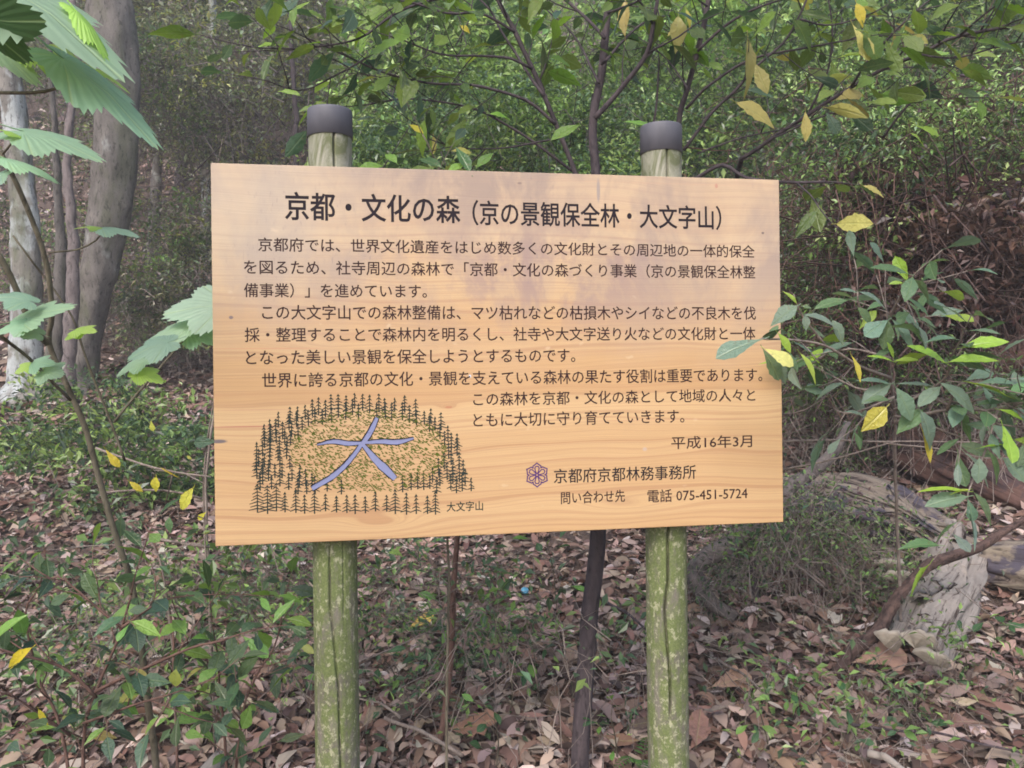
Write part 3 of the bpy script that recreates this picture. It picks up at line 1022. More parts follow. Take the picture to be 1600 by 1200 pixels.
def maple_mesh(seed, droop=0.25, fold=0.04, narrow=1.0):
    rr = random.Random(seed)
    lobes = [(-115, .46), (-58, .80), (0, 1.0), (58, .80), (115, .46)]
    rim = []
    valley = [(-170, .16), (-90, .44), (-30, .63), (30, .63), (90, .44), (170, .16)]
    for i, (a, r_) in enumerate(lobes):
        rim.append((valley[i][0], valley[i][1], 0))
        a0, r0 = valley[i]; a1, r1 = valley[i + 1]
        for t_ in (.3, .62, .85):
            aa = a0 + (a - a0) * t_; r2 = r0 + (r_ - r0) * t_ ** .9
            rim.append((aa, r2 * rr.uniform(1.01, 1.06), .5)); rim.append((aa + (a - a0) * .07, r2 * rr.uniform(.98, 1.02), .6))
        rim.append((a, r_, 1))
        for t_ in (.15, .38, .7):
            aa = a + (a1 - a) * t_; r2 = r_ + (r1 - r_) * t_ ** 1.1
            rim.append((aa, r2 * .99, .6)); rim.append((aa + (a1 - a) * .07, r2 * 1.07, .5))
    rim.append((valley[-1][0], valley[-1][1], 0))
    v = [(0, 0, 0)]; f = []
    def smooth_r(a_): return float(np.interp(a_, [-170, -115, -90, -58, -30, 0, 30, 58, 90, 115, 170], [.2, .44, .5, .74, .72, .92, .72, .74, .5, .44, .2]))
    for (a, r_, h) in rim:
        for q in (.5, 1.0):
            rad = (r_ if q == 1.0 else smooth_r(a)) * q
            if q != 1.0: h = .4
            x_ = rad * math.cos(R(a)); y_ = rad * math.sin(R(a)) * narrow
            z_ = -droop * rad * rad + fold * abs(math.sin(R(a))) * rad * .4 + (h - .4) * .025 * rad + rr.uniform(-.003, .003)
            v.append((x_ + .0, y_, z_))
    n = len(rim)
    for i in range(n - 1):
        a = 1 + i * 2
        f.append((0, a, a + 2)); f.append((a, a + 1, a + 3, a + 2))
    b_ = len(v)
    for x_, r_, zz in ((-.45, .010, .06), (.0, .009, .0)):
        for k in range(3):
            a = 2 * math.pi * k / 3; v.append((x_, r_ * math.cos(a), r_ * math.sin(a) + zz))
    for k in range(3): f.append((b_ + k, b_ + (k + 1) % 3, b_ + 3 + (k + 1) % 3, b_ + 3 + k))
    return mesh('leaf', v, f, M['maple'])


LM = {
    'canopy': [leaf_mesh('oval', .46, .14, .18, .10, M['leaf'], 1, .05), leaf_mesh('pointed', .42, .22, .25, .14, M['leaf'], 2, .05), leaf_mesh('broad_tip', .44, .1, .15, .14, M['leaf'], 3, .06, .4), leaf_mesh('pointed', .36, .30, .35, .1, M['leaf'], 4, .04, -.5)],
    'glossy': [leaf_mesh('oval', .40, .22, .22, .08, M['leaf'], 5, .03, .2), leaf_mesh('pointed', .36, .32, .30, .10, M['leaf'], 6, .04), leaf_mesh('broad_tip', .42, .18, .2, .12, M['leaf'], 7, .04, -.3), leaf_mesh('pointed', .34, .12, .38, .1, M['leaf'], 8, .03, .5)],
    'seedling': [leaf_mesh('oval', .46, .22, .2, .05, M['leaf'], 9), leaf_mesh('broad_tip', .44, .3, .25, .06, M['leaf'], 10)],
    'dry': [leaf_mesh('oval', .42, -.22, .30, .45, M['dry'], 11, .04, .5), leaf_mesh('pointed', .46, .25, .12, .5, M['dry'], 12, .05, -.6), leaf_mesh('narrow', .34, -.32, .45, .4, M['dry'], 13, .05, .9), leaf_mesh('broad_tip', .5, .1, .2, .6, M['dry'], 14, .06, .3), leaf_mesh('narrow', .40, .35, .5, .5, M['dry'], 15, .05, -.3)],
    'maple': [maple_mesh(1), maple_mesh(2, .35, .12, .9), maple_mesh(3, .16, .08, 1.05)],
    'fern': [leaf_mesh('narrow', .30, .2, .1, .05, M['leaf'], 16)],
}


def basis(x, nrm):
    x = Vector(x).normalized(); n = Vector(nrm); y = n.cross(x)
    if y.length < 1e-4: y = x.orthogonal()
    y.normalize(); z = x.cross(y)
    return Matrix((tuple(x), tuple(y), tuple(z))).transposed()


def add_leaf(parent, kind, base, tip, normal, color, width=1.0, name='leaf', var=None):
    ms = LM[kind]; me = ms[random.randrange(len(ms)) if var is None else var]
    base = Vector(base); tip = Vector(tip); L = (tip - base).length
    o = bpy.data.objects.new(name, me); COL.objects.link(o)
    mt = Matrix.Translation(base) @ basis(tip - base, normal).to_4x4() @ Matrix.Diagonal((L, L * width, L, 1))
    if parent is not None:
        o.parent = parent
        o.matrix_basis = Matrix.Translation(-Vector(parent.location)) @ mt
    else:
        o.matrix_basis = mt
    o.color = (*color, 1)
    return o


def jit(c, a=.2):
    k = random.uniform(1 - a, 1 + a)
    return tuple(min(.9, max(.004, x * k * random.uniform(.92, 1.08))) for x in c)


GREEN = [(0.115, 0.175, 0.035), (0.15, 0.22, 0.045), (0.09, 0.145, 0.04), (0.19, 0.29, 0.055), (0.07, 0.115, 0.05)]
BLUEGREEN = [(0.07, 0.13, 0.075), (0.055, 0.105, 0.065), (0.09, 0.16, 0.085), (0.045, 0.09, 0.06)]
YGREEN = [(0.20, 0.34, 0.04), (0.27, 0.40, 0.06), (0.16, 0.30, 0.035)]
YELLOW = [(0.44, 0.42, 0.11), (0.46, 0.38, 0.12), (0.40, 0.42, 0.12)]


def pick(mix):
    r_ = random.random() * sum(w_ for w_, _ in mix)
    for w_, cs in mix:
        r_ -= w_
        if r_ <= 0: return jit(random.choice(cs))
    return jit(random.choice(mix[-1][1]))


def grow(parent, branches, kind, mix, leaf_len, spacing, twig_every=0.12, twig_len=(.08, .25), mat='dark_bark', seed=1, leaves_from=0.3,
         flat=0.5, droop=.25, max_leaves=300, name='branch', stem_leaves=True, twig_up=0.15, width=1.0, thin=.0016):
    """branches: [(points, r0, r1)] world polylines; side twigs and leaves grow from their outer part"""
    random.seed(seed); n_leaf = 0
    spots = []
    for bi, br in enumerate(branches):
        pts, r0, r1 = br[:3]; frm = br[3] if len(br) > 3 else leaves_from
        P = smooth_path(pts, step=.02, wob=.004, seed=seed + bi)
        n = len(P); mb = MB()
        mb.tube(P, [r0 + (r1 - r0) * i / (n - 1) for i in range(n)], 8 if r0 > .004 else 5, rough=.15, seed=seed)
        s_ = 0; nxt = random.uniform(0, twig_every); nl = 0
        if frm < 1:
            for i in range(1, n):
                seg = (P[i] - P[i - 1]).length; s_ += seg
                u = i / n
                if u < frm: continue
                td = (P[i] - P[i - 1]).normalized()
                nxt -= seg
                if nxt <= 0 or i == n - 1:
                    nxt = twig_every * random.uniform(.6, 1.4)
                    rd3 = Vector((random.gauss(0, 1), random.gauss(0, 1), random.gauss(0, .5)))
                    sd_ = (rd3 - td * rd3.dot(td)).normalized()
                    if i == n - 1: sd_ = td
                    L = random.uniform(*twig_len); dirv = (td * .6 + sd_ * .8 + Vector((0, 0, twig_up))).normalized()
                    TP = [P[i]]; k = max(3, int(L / .03))
                    cur = P[i].copy()
                    for q in range(k):
                        dirv = (dirv + Vector((random.gauss(0, .12), random.gauss(0, .12), random.gauss(-.02, .08)))).normalized()
                        cur = cur + dirv * L / k; TP.append(cur.copy())
                    rr0 = max(thin, min(r1 * .8, .003))
                    mb.tube(TP, [rr0 + (thin * .6 - rr0) * q / k for q in range(k + 1)], 4)
                    acc = 0
                    sgn = 1
                    for q in range(1, k + 1):
                        acc += L / k
                        if acc >= spacing or q == k:
                            acc = 0; sgn = -sgn
                            d2 = (TP[q] - TP[q - 1]).normalized()
                            spots.append((TP[q], d2, sgn, q == k))
        o = link(name, mb.mesh(name, M[mat]), parent)
    random.shuffle(spots)
    for (p, d2, sgn, end) in spots[:max_leaves]:
        up = Vector((random.gauss(0, flat), random.gauss(0, flat) - .15, 1)).normalized()
        sd_ = d2.cross(up).normalized() * sgn
        ax = (d2 * (1.0 if end else .55) + sd_ * (0.1 if end else .9) + Vector((0, 0, -droop * random.uniform(.2, 1.6))) + Vector((random.gauss(0, .2), random.gauss(0, .2), 0))).normalized()
        L = leaf_len * random.uniform(.6, 1.25)
        add_leaf(parent, kind, p + ax * L * .12, p + ax * L * 1.12, up, pick(mix), width=width * random.uniform(.85, 1.15))
    return spots


def B(lst, d0, d1=None):
    """pixel polyline to world at depths running from d0 to d1"""
    d1 = d0 if d1 is None else d1; n = len(lst)
    return [at(x, y, d0 + (d1 - d0) * i / max(1, n - 1)) for i, (x, y) in enumerate(lst)]


def foot(px, d):
    x = (px - 800) / FPX * d
    return Vector((x, d, ground_z(x, d)))


# ------------------------------------------------------------------ fallen leaves as things
fl_label = 'single dry brown curled leaf lying on the forest floor around the sign posts'
cnt = 0; random.seed(21); spots2 = []
while cnt < 290:
    py = 860 + (1190 - 860) * random.random() ** .8; px = random.uniform(5, 1595)
    # find the ground under that sight line
    d = 1.5; hit = None
    while d < 7:
        p = at(px, py, d)
        if p.z <= ground_z(p.x, p.y): hit = p; break
        d += .03
    if hit is None: continue
    if any((hit - q).length < .05 for q in spots2): continue
    spots2.append(hit)
    ang = random.uniform(0, 6.28); L = random.uniform(.055, .105)
    z0 = ground_z(hit.x, hit.y) + .035 + random.random() * .02
    ax = Vector((math.cos(ang), math.sin(ang), .2 * math.sin(ang) + random.gauss(0, .15)))
    nm = Vector((random.gauss(0, .3), -.2 + random.gauss(0, .3), 1))
    ci = random.choices(range(7), LW)[0]; c = LITTER[ci]
    o = add_leaf(None, 'dry', Vector((hit.x, hit.y, z0)), Vector((hit.x, hit.y, z0)) + ax.normalized() * L, nm, jit(c, .2), name='fallen_leaf')
    where = ('left of the maple sapling stem' if px < 220 else 'between the maple sapling and the left post') if px < 490 else 'between the left post and the red stem' if px < 700 else 'between the red stem and dark tree' if px < 905 else 'between the dark tree and right post' if px < 1015 else 'right of the right post' if px < 1330 else 'around the broken grey log piece'
    far_ = 'near the bottom' if py > 1090 else 'farther back' if py < 980 else 'midway'
    shade = ['medium brown', 'reddish brown', 'light tan', 'dark brown', 'dull grey brown', 'very pale', 'blackish brown'][ci]
    tag(o, '%s dry leaf %s, %s' % (shade, where, far_), 'fallen leaf', 'dry leaves fallen on the forest floor'); cnt += 1
for px, py, d, L, ang, c, lab in ((745, 1160, 0, .16, -.3, (.27, .15, .11), 'large brown fallen leaf with wavy edge right of the left post foot'),
                                 (1145, 1085, 0, .14, .35, (.40, .25, .18), 'large tan fallen leaf just right of the right post'),
                                 (1090, 1170, 0, .13, 1.3, (.27, .15, .12), 'broad brown fallen leaf at the bottom beside the right post'),
                                 (1375, 1045, 0, .18, .15, (.36, .22, .17), 'long curled brown leaf below the grey stump with fungi'),
                                 (660, 990, 0, .09, .6, (.62, .42, .12), 'yellow orange fallen leaf on the litter right of the left post')):
    d = 1.5
    while d < 7:
        p = at(px, py, d)
        if p.z <= ground_z(p.x, p.y) + .03: break
        d += .02
    z0 = ground_z(p.x, p.y) + .06
    q = Vector((p.x, p.y, z0)); ax = Vector((math.cos(ang), math.sin(ang), .15))
    tag(add_leaf(None, 'dry', q - ax * L / 2, q + ax * L / 2, Vector((.1, -.45, 1)), c, width=1.15, name='fallen_leaf'), lab, 'fallen leaf')

# ------------------------------------------------------------------ big trees on the left
def trunk_tree(name, label, base_px, d, pts, radii, mat, seed, flare=1.35, sides=40, group=None):
    """pts: pixel polyline from the ground up"""
    f0 = foot(base_px, d)
    P = [f0 + Vector((0, 0, -.25)), f0 + Vector((0, 0, .02))] + [at(x, y, d) for x, y in pts]
    Rr = [radii[0] * flare * 1.15, radii[0] * flare] + list(radii[1:])
    while len(Rr) < len(P): Rr.append(Rr[-1])
    Rr = Rr[:len(P)]
    SP = smooth_path(P, step=.035)
    # radii by arc length
    al = [0]
    for i in range(1, len(P)): al.append(al[-1] + (P[i] - P[i - 1]).length)
    sl = [0]
    for i in range(1, len(SP)): sl.append(sl[-1] + (SP[i] - SP[i - 1]).length)
    k = al[-1] / sl[-1]
    rads = [float(np.interp(s * k, al, Rr)) for s in sl]
    t_ = thing(name, label, 'tree', f0, group)
    mb = MB(); mb.tube(SP, rads, sides, rough=.14, seed=seed)
    mb.v = [q + Vector((mnoise.noise(q * 7), mnoise.noise(q * 7 + Vector((9, 0, 0))), 0)) * .014 + Vector((mnoise.noise(q * 26), mnoise.noise(q * 26 + Vector((9, 0, 0))), 0)) * .006 for q in mb.v]
    link('trunk', mb.mesh('trunk', M[mat]), t_)
    return t_, SP, rads


def pw(px, d): return px / 2 / FPX * d


t1, sp1, _ = trunk_tree('tree', 'pale blotched tree trunk at the left edge of the clearing', 38, 6.2,
                        [(38, 600), (42, 480), (38, 330), (22, 180), (8, 60), (-5, -60), (-30, -300)], [pw(62, 6.2), pw(52, 6.2), pw(44, 6.2), pw(40, 6.2), pw(36, 6.2), pw(34, 6.2), pw(30, 6.2), pw(26, 6.2)], 'pale_bark', 3, 1.5)
t2, sp2, _ = trunk_tree('tree', 'thick grey leaning tree trunk between the pale trunk and the board', 118, 6.5,
                        [(126, 590), (138, 500), (155, 420), (170, 345), (180, 260), (181, 150), (175, 50), (168, -60), (160, -320)], [pw(60, 6.5), pw(46, 6.5), pw(50, 6.5), pw(54, 6.5), pw(60, 6.5), pw(64, 6.5), pw(68, 6.5), pw(68, 6.5), pw(60, 6.5)], 'grey_bark', 8, 1.35)
trunk_tree('tree', 'slender grey brown stem growing against the thick grey trunk', 104, 6.0,
           [(108, 560), (112, 470), (114, 380), (106, 280), (110, 180), (120, 90), (100, -200)], [pw(22, 6.), pw(20, 6.), pw(20, 6.), pw(18, 6.), pw(14, 6.), pw(12, 6.), pw(10, 6.), pw(8, 6.)], 'mauve_bark', 5, 1.3, 14)
trunk_tree('tree', 'thin grey stem forking beside the pale blotched trunk', 84, 6.7,
           [(92, 500), (96, 420), (92, 320), (88, 240), (80, 120), (60, -200)], [pw(26, 6.7), pw(24, 6.7), pw(20, 6.7), pw(12, 6.7), pw(10, 6.7), pw(8, 6.7), pw(6, 6.7)], 'grey_bark', 15, 1.3, 14)
far = [(320, 9.5, [(322, 300), (318, 230), (318, 190), (326, 120), (332, 0), (330, -200)], 14, 'pale_bark', 'thin crooked pale trunk up the slope just left of the board'),
       (240, 10.5, [(246, 250), (250, 120), (243, 0), (240, -200)], 14, 'grey_bark', 'thin grey trunk up the slope behind the thick grey trunk'),
       (395, 11.5, [(392, 220), (400, 100), (396, 0), (390, -200)], 12, 'dark_bark', 'dark thin trunk up the slope left of the left post'),
       (460, 8.0, [(462, 230), (463, 190), (458, 120), (452, 0), (440, -200)], 9, 'dark_bark', 'reddish brown stem standing just left of the left post cap'),
       (285, 13.0, [(287, 200), (290, 100), (296, 0), (300, -200)], 11, 'dark_bark', 'dark far stem between the grey trunk and the crooked pale one'),
       (650, 12.0, [(655, 200), (640, 100), (650, 0), (660, -200)], 11, 'dark_bark', 'dark far stem behind the leaves between the two posts'),
       (1000, 13.0, [(1005, 200), (1000, 100), (1008, 0), (1010, -200)], 14, 'grey_bark', 'grey far stem among leaves just left of the right post'),
       (1440, 12.0, [(1430, 200), (1436, 100), (1446, 0), (1450, -200)], 14, 'dark_bark', 'dark far stem behind the thicket at the right'),
       (200, 15.0, [(215, 150), (222, 60), (226, 0), (230, -200)], 13, 'grey_bark', 'grey far stem high on the slope beside the thick trunk')]
for px, d, pts, wpx, mt, lab in far:
    trunk_tree('tree', lab, px, d, pts, [pw(wpx * 1.2, d)] + [pw(wpx, d)] * 2 + [pw(wpx * .8, d)] * 6, mt, px, 1.3, 12)

# ------------------------------------------------------------------ dark leaning tree behind the board and its canopy
d = 2.12
ft = foot(905, d)
ct = thing('tree', 'slim dark tree rising behind the board between the two posts', 'tree', ft)
trk = [ft + Vector((-.003, 0, -.15))] + B([(906, 1190), (915, 1060), (922, 950), (934, 840), (938, 700), (934, 480), (931, 290), (927, 190), (940, 110), (948, 40), (960, -80), (965, -250)], d, d + .05)
mb = MB(); SPt = smooth_path(trk, .03, .004, 3.0); n = len(SPt)
mb.tube(SPt, [float(np.interp(i / n, [0, .3, .55, .8, 1], [.024, .0215, .014, .010, .007])) for i in range(n)], 14, rough=.12)
link('trunk', mb.mesh('trunk', M['dark_bark']), ct)
CANOPY = [(6, GREEN), (2.2, BLUEGREEN), (1.2, YGREEN), (.3, YELLOW)]
grow(ct, [(B([(929, 185), (972, 135), (1010, 85), (1022, 40), (1034, -40)], d, d - .1), .0075, .004),
          (B([(945, 60), (905, 20), (860, -20), (800, -60)], d, d + .1), .005, .003),
          (B([(950, 20), (990, 5), (1040, -20)], d, d - .2), .004, .002),
          (B([(936, 130), (900, 60), (850, 10)], d, d + .25), .004, .002),
          (B([(940, 100), (1000, 40), (1060, 20)], d, d + .25), .004, .002)], 'canopy', CANOPY, .082, .032, .04, (.08, .26), seed=31, leaves_from=.25, name='branch', flat=.9, max_leaves=240)

lt = thing('young_tree', 'young dark stemmed tree left of the slim one with leafy twigs over the left post', 'tree', foot(905, 2.3))
stem = [foot(905, 2.3) + Vector((0, 0, -.1))] + B([(907, 1150), (925, 950), (936, 840), (937, 600), (922, 360), (900, 275), (868, 190), (832, 108), (805, 50), (770, -20), (740, -120)], 2.3, 2.1)
grow(lt, [(stem, .011, .005, .78),
          (B([(868, 195), (820, 155), (750, 135), (670, 130), (610, 118), (545, 90), (480, 60)], 2.13, 1.95), .0045, .002, .25),
          (B([(832, 108), (800, 92), (740, 88), (690, 85), (620, 60)], 2.1, 2.0), .004, .002, .3),
          (B([(805, 50), (750, 20), (700, 20), (620, 0), (520, -10)], 2.1, 1.95), .004, .002, .2),
          (B([(770, -15), (640, 10), (560, 60), (480, 75), (410, 75)], 2.05, 1.9), .004, .0018, .2),
          (B([(620, 60), (545, 105), (480, 140), (440, 135)], 2.0, 1.9), .003, .0015, .3),
          (B([(900, 270), (800, 200), (740, 170), (640, 155), (560, 165)], 2.25, 2.15), .004, .002, .35),
          (B([(880, 215), (790, 230), (720, 230), (660, 215)], 2.2, 2.15), .003, .0015, .4),
          (B([(850, 150), (790, 60), (760, 10), (700, -40)], 2.1, 2.2), .004, .002, .3)], 'canopy', CANOPY, .080, .034, .042, (.07, .22), seed=41, leaves_from=.3, flat=.9, name='branch')

rt = thing('young_tree', 'young tree behind the right post with yellowing leaves on spreading twigs', 'tree', foot(1060, 2.5))
stem = [foot(1060, 2.5) + Vector((0, 0, -.1))] + B([(1062, 800), (1060, 400), (1060, 210), (1075, 140), (1090, 80), (1105, 10), (1115, -90)], 2.5, 2.3)
RC = [(5, GREEN), (2.5, BLUEGREEN), (1.0, YGREEN), (.8, YELLOW)]
grow(rt, [(stem, .014, .007, .8),
          (B([(1060, 280), (1085, 280), (1130, 258), (1165, 278), (1230, 284), (1290, 284)], 2.2, 2.0), .0055, .003, .7),
          (B([(1068, 235), (1110, 180), (1150, 140), (1180, 105), (1230, 60), (1260, 0)], 2.3, 2.1), .005, .0025, .3),
          (B([(1072, 170), (1110, 130), (1180, 90), (1260, 75), (1340, 60)], 2.35, 2.1), .0045, .002, .3),
          (B([(1090, 80), (1150, 30), (1220, 0), (1300, -20)], 2.3, 2.1), .0045, .002, .2),
          (B([(1075, 140), (1040, 90), (1000, 60)], 2.3, 2.4), .003, .0015, .3),
          (B([(1020, 205), (1028, 130), (1030, 50), (1022, -20)], 2.4, 2.4), .0035, .002, .5),
          (B([(1105, 10), (1060, -20), (1000, -30)], 2.3, 2.2), .003, .0015, .2),
          (B([(1090, 240), (1160, 215), (1230, 200), (1290, 180)], 2.3, 2.2), .003, .0015, .5)], 'canopy', RC, .088, .036, .045, (.07, .26), seed=52, flat=1.0, name='branch')

ut = thing('young_tree', 'leafy young tree with long arching branches across the upper right', 'tree', foot(1180, 2.9))
stem = [foot(1180, 2.9) + Vector((0, 0, -.1))] + B([(1150, 500), (1150, 300), (1158, 248)], 2.9, 2.5)
UC = [(5.5, GREEN), (1.8, BLUEGREEN), (1.6, YGREEN), (.4, YELLOW)]
grow(ut, [(stem, .012, .008, 1.0),
          (B([(1158, 248), (1210, 215), (1262, 180), (1330, 135), (1385, 105), (1440, 85), (1500, 55), (1600, 40), (1700, 20)], 2.5, 2.0), .007, .0035, .3),
          (B([(1330, 135), (1360, 90), (1420, 30), (1480, -20)], 2.3, 2.1), .004, .002, .2),
          (B([(1262, 180), (1290, 120), (1300, 50), (1290, -30)], 2.4, 2.3), .004, .002, .2),
          (B([(1500, 55), (1540, 20), (1600, -20)], 2.1, 2.0), .003, .0015, .2),
          (B([(1380, 215), (1405, 180), (1440, 145), (1475, 120)], 2.4, 2.3), .004, .002, .3),
          (B([(1210, 215), (1290, 180), (1370, 165), (1440, 160)], 2.4, 2.3), .003, .0015, .3),
          (B([(1250, 30), (1290, 40), (1350, 25), (1400, 0)], 2.2, 2.2), .003, .0015, .1),
          (B([(1440, 85), (1500, 90), (1570, 70), (1640, 60)], 2.1, 2.0), .003, .0015, .1)], 'canopy', UC, .092, .036, .045, (.08, .28), seed=63, flat=1.0, name='branch')
# notable single leaves of the upper branches
for par, (a, b_), dd, col_, wd, nrm in (
        (rt, ((1060, 25), (1058, 78)), 2.05, (.46, .42, .15), 1.5, (0, -1, .2)), (rt, ((1072, 15), (1082, 45)), 2.05, (.55, .50, .10), 1.0, (.3, -1, .2)),
        (rt, ((1168, 60), (1178, 150)), 2.05, (.38, .34, .12), .8, (.4, -1, 0)), (rt, ((1150, 160), (1218, 190)), 2.0, (.42, .36, .11), 1.1, (0, -1, .6)),
        (rt, ((1180, 100), (1200, 145)), 2.0, (.40, .36, .12), 1.0, (-.3, -1, .1)), (rt, ((1258, 175), (1262, 220)), 2.0, (.5, .42, .13), .9, (.2, -1, 0)),
        (ut, ((1338, 5), (1352, 40)), 2.0, (.62, .50, .06), 1.2, (0, -1, .2)), (ut, ((1332, 38), (1365, 92)), 2.0, (.60, .55, .18), .9, (.4, -1, 0)),
        (ut, ((1350, 40), (1378, 95)), 2.0, (.10, .17, .03), 1.4, (.2, -1, .2)), (ut, ((1525, 65), (1592, 68)), 2.0, (.11, .20, .03), 1.2, (0, -.8, .8)),
        (ut, ((1240, 30), (1275, 75)), 2.1, (.075, .13, .025), 1.5, (0, -1, .3)), (rt, ((1290, 175), (1312, 208)), 2.0, (.06, .11, .07), 1.1, (-.3, -1, .4)),
        (ut, ((1425, 195), (1470, 208)), 2.2, (.27, .42, .06), .9, (0, -.7, 1)), (ut, ((1422, 208), (1452, 225)), 2.2, (.28, .42, .06), 1.2, (0, -.8, .8)),
        (ut, ((1440, 160), (1478, 165)), 2.2, (.13, .22, .04), 1.2, (0, -.8, .8)), (lt, ((720, 40), (735, 50)), 2.0, (.60, .50, .05), 1.6, (0, -1, .2)),
        (lt, ((640, 195), (662, 206)), 2.0, (.66, .58, .06), 1.0, (0, -1, .5)), (lt, ((765, 178), (800, 180)), 2.0, (.16, .32, .04), 1.5, (0, -.8, .8)),
        (lt, ((400, 75), (448, 60)), 1.95, (.25, .40, .06), 1.1, (0, -.8, .8)), (lt, ((470, 150), (433, 135)), 1.95, (.26, .40, .08), 1.0, (0, -.8, .8))):
    add_leaf(par, 'canopy', at(*a, dd), at(*b_, dd), nrm, col_, width=wd)

# leaves peeping over the board's top edge
sb = thing('shrub', 'small evergreen sprig rising behind the top edge of the board near the left post', 'shrub', foot(690, 2.0))
random.seed(77)
grow(sb, [([foot(690, 2.0)] + B([(700, 600), (690, 300), (675, 240), (660, 210)], 1.95, 1.9), .004, .0018, .86)], 'glossy', [(3, GREEN), (2, BLUEGREEN), (.5, YELLOW)], .055, .03, .05, (.04, .12), seed=78, mat='stem')
for a, b_, c in (((680, 262), (632, 268), (.10, .16, .025)), ((735, 270), (712, 225), (.07, .15, .05)), ((700, 268), (728, 252), (.20, .36, .06)), ((560, 262), (600, 255), (.15, .28, .04)),
                 ((690, 262), (655, 240), (.06, .12, .04)), ((745, 262), (770, 235), (.10, .2, .03)), ((620, 255), (600, 232), (.16, .3, .05)), ((860, 220), (905, 190), (.12, .22, .03)), ((975, 190), (1020, 192), (.16, .32, .06))):
    add_leaf(sb, 'glossy', at(*a, 1.72 if a[1] > 240 else 1.9), at(*b_, 1.74 if a[1] > 240 else 1.9), (0, -.8, .7), c, width=1.15)

# ------------------------------------------------------------------ maple sapling on the left
ms = thing('maple_sapling', 'maple sapling with large pale green lobed leaves at the left of the board', 'sapling', foot(245, 1.9))
main = B([(0, 235), (28, 290), (52, 350), (74, 420), (82, 490), (76, 535), (104, 600), (132, 665), (152, 740), (178, 830), (202, 900), (218, 980), (230, 1080), (243, 1190)], 1.45, 1.9) + [foot(245, 1.9) + Vector((0, 0, -.1))]
mb = MB(); P = smooth_path(main, .02, .003, 2.); n = len(P)
mb.tube(P, [.0045 + .0045 * i / n for i in range(n)], 10, rough=.1); link('stem', mb.mesh('stem', M['stem']), ms)
for pts, d0, d1, r0, r1 in (([(-10, 385), (15, 430), (35, 480), (55, 515), (75, 537)], 1.4, 1.5, .005, .006),
                            ([(20, 368), (52, 410), (78, 442), (112, 495), (128, 540), (150, 600), (170, 650), (195, 720)], 1.55, 1.75, .0018, .003),
                            ([(178, 660), (215, 615), (262, 560), (285, 535), (300, 505)], 1.75, 1.78, .003, .0018),
                            ([(-5, 520), (20, 540), (45, 560), (85, 600), (110, 625)], 1.4, 1.6, .003, .003),
                            ([(-5, 145), (30, 145), (70, 142), (110, 130), (135, 122)], 1.1, 1.1, .0024, .0018),
                            ([(75, 395), (120, 390), (150, 375), (160, 360)], 1.5, 1.45, .0018, .0014),
                            ([(104, 105), (105, 125), (98, 138)], 1.1, 1.1, .002, .002),
                            ([(5, 240), (25, 215), (40, 205)], 1.45, 1.35, .002, .0016)):
    mb = MB(); P = smooth_path(B(pts, d0, d1), .02, .002, r0 * 999); n = len(P)
    mb.tube(P, [r0 + (r1 - r0) * i / n for i in range(n)], 6); link('twig', mb.mesh('twig', M['stem']), ms)
PALE = (0.30, 0.46, 0.32); PALE2 = (0.33, 0.50, 0.34); YG = (0.40, 0.56, 0.12)
MAP = [((-20, -40), (200, 66), 1.0, PALE, (.25, -.55, .8), .62, 0), ((100, 92), (256, 190), 1.05, PALE, (.45, -.55, .7), .42, 0), ((-50, 45), (62, 100), 1.08, PALE2, (.2, -.4, .9), .7, 0),
       ((20, 60), (112, 108), 1.1, YG, (.4, -.35, .9), .35, 1), ((120, 18), (195, 85), 1.02, YG, (.5, -.3, .8), .28, 1), ((95, 75), (135, 105), 1.1, YG, (.4, -.5, .7), .4, 0), ((130, 98), (205, 122), 1.1, YG, (.2, -.3, .9), .22, 0),
       ((38, 205), (155, 222), 1.32, PALE, (.2, -.5, .8), .6, 0), ((30, 212), (-10, 190), 1.3, YG, (0, -.4, .9), .5, 1), ((10, 248), (90, 264), 1.4, PALE2, (.1, -.35, .95), .4, 0),
       ((160, 356), (214, 356), 1.45, PALE2, (.1, -.4, .9), .6, 0), ((160, 356), (118, 345), 1.45, YG, (.1, -.3, .9), .45, 1),
       ((352, 476), (250, 480), 1.78, PALE2, (-.1, -.75, .7), .85, 2), ((302, 505), (218, 522), 1.78, PALE2, (-.1, -.6, .8), .6, 0), ((292, 508), (350, 526), 1.80, PALE2, (.1, -.7, .8), .9, 1), ((262, 535), (193, 550), 1.62, PALE, (0, -.7, .7), .7, 0),
       ((225, 562), (176, 576), 1.66, PALE2, (0, -.6, .8), .7, 1), ((215, 580), (252, 590), 1.66, YG, (0, -.6, .8), .7, 0), ((120, 515), (145, 512), 1.55, YG, (0, -.5, .8), .9, 0), ((125, 520), (100, 528), 1.55, YG, (0, -.5, .8), .9, 2),
       ((45, 470), (-15, 450), 1.4, PALE, (0, -.6, .8), .8, 1), ((30, 500), (108, 468), 1.42, PALE2, (.1, -.6, .8), .65, 2), ((45, 505), (-10, 512), 1.4, PALE2, (0, -.7, .7), .7, 0), ((60, 520), (20, 500), 1.42, PALE, (0, -.6, .8), .9, 1),
       ((50, 570), (22, 578), 1.5, YG, (0, -.7, .7), .9, 0), ((50, 568), (76, 560), 1.5, PALE2, (0, -.7, .7), .9, 1), ((70, 580), (95, 584), 1.5, PALE2, (0, -.7, .7), 1, 2), ((-30, 30), (60, 40), .95, (.06, .12, .05), (0, -.6, -.6), .9, 2),
       ((5, 270), (-30, 290), 1.4, PALE, (0, -.5, .8), .8, 1), ((380, 590), (330, 610), 1.85, PALE, (0, -.7, .7), .8, 1)]
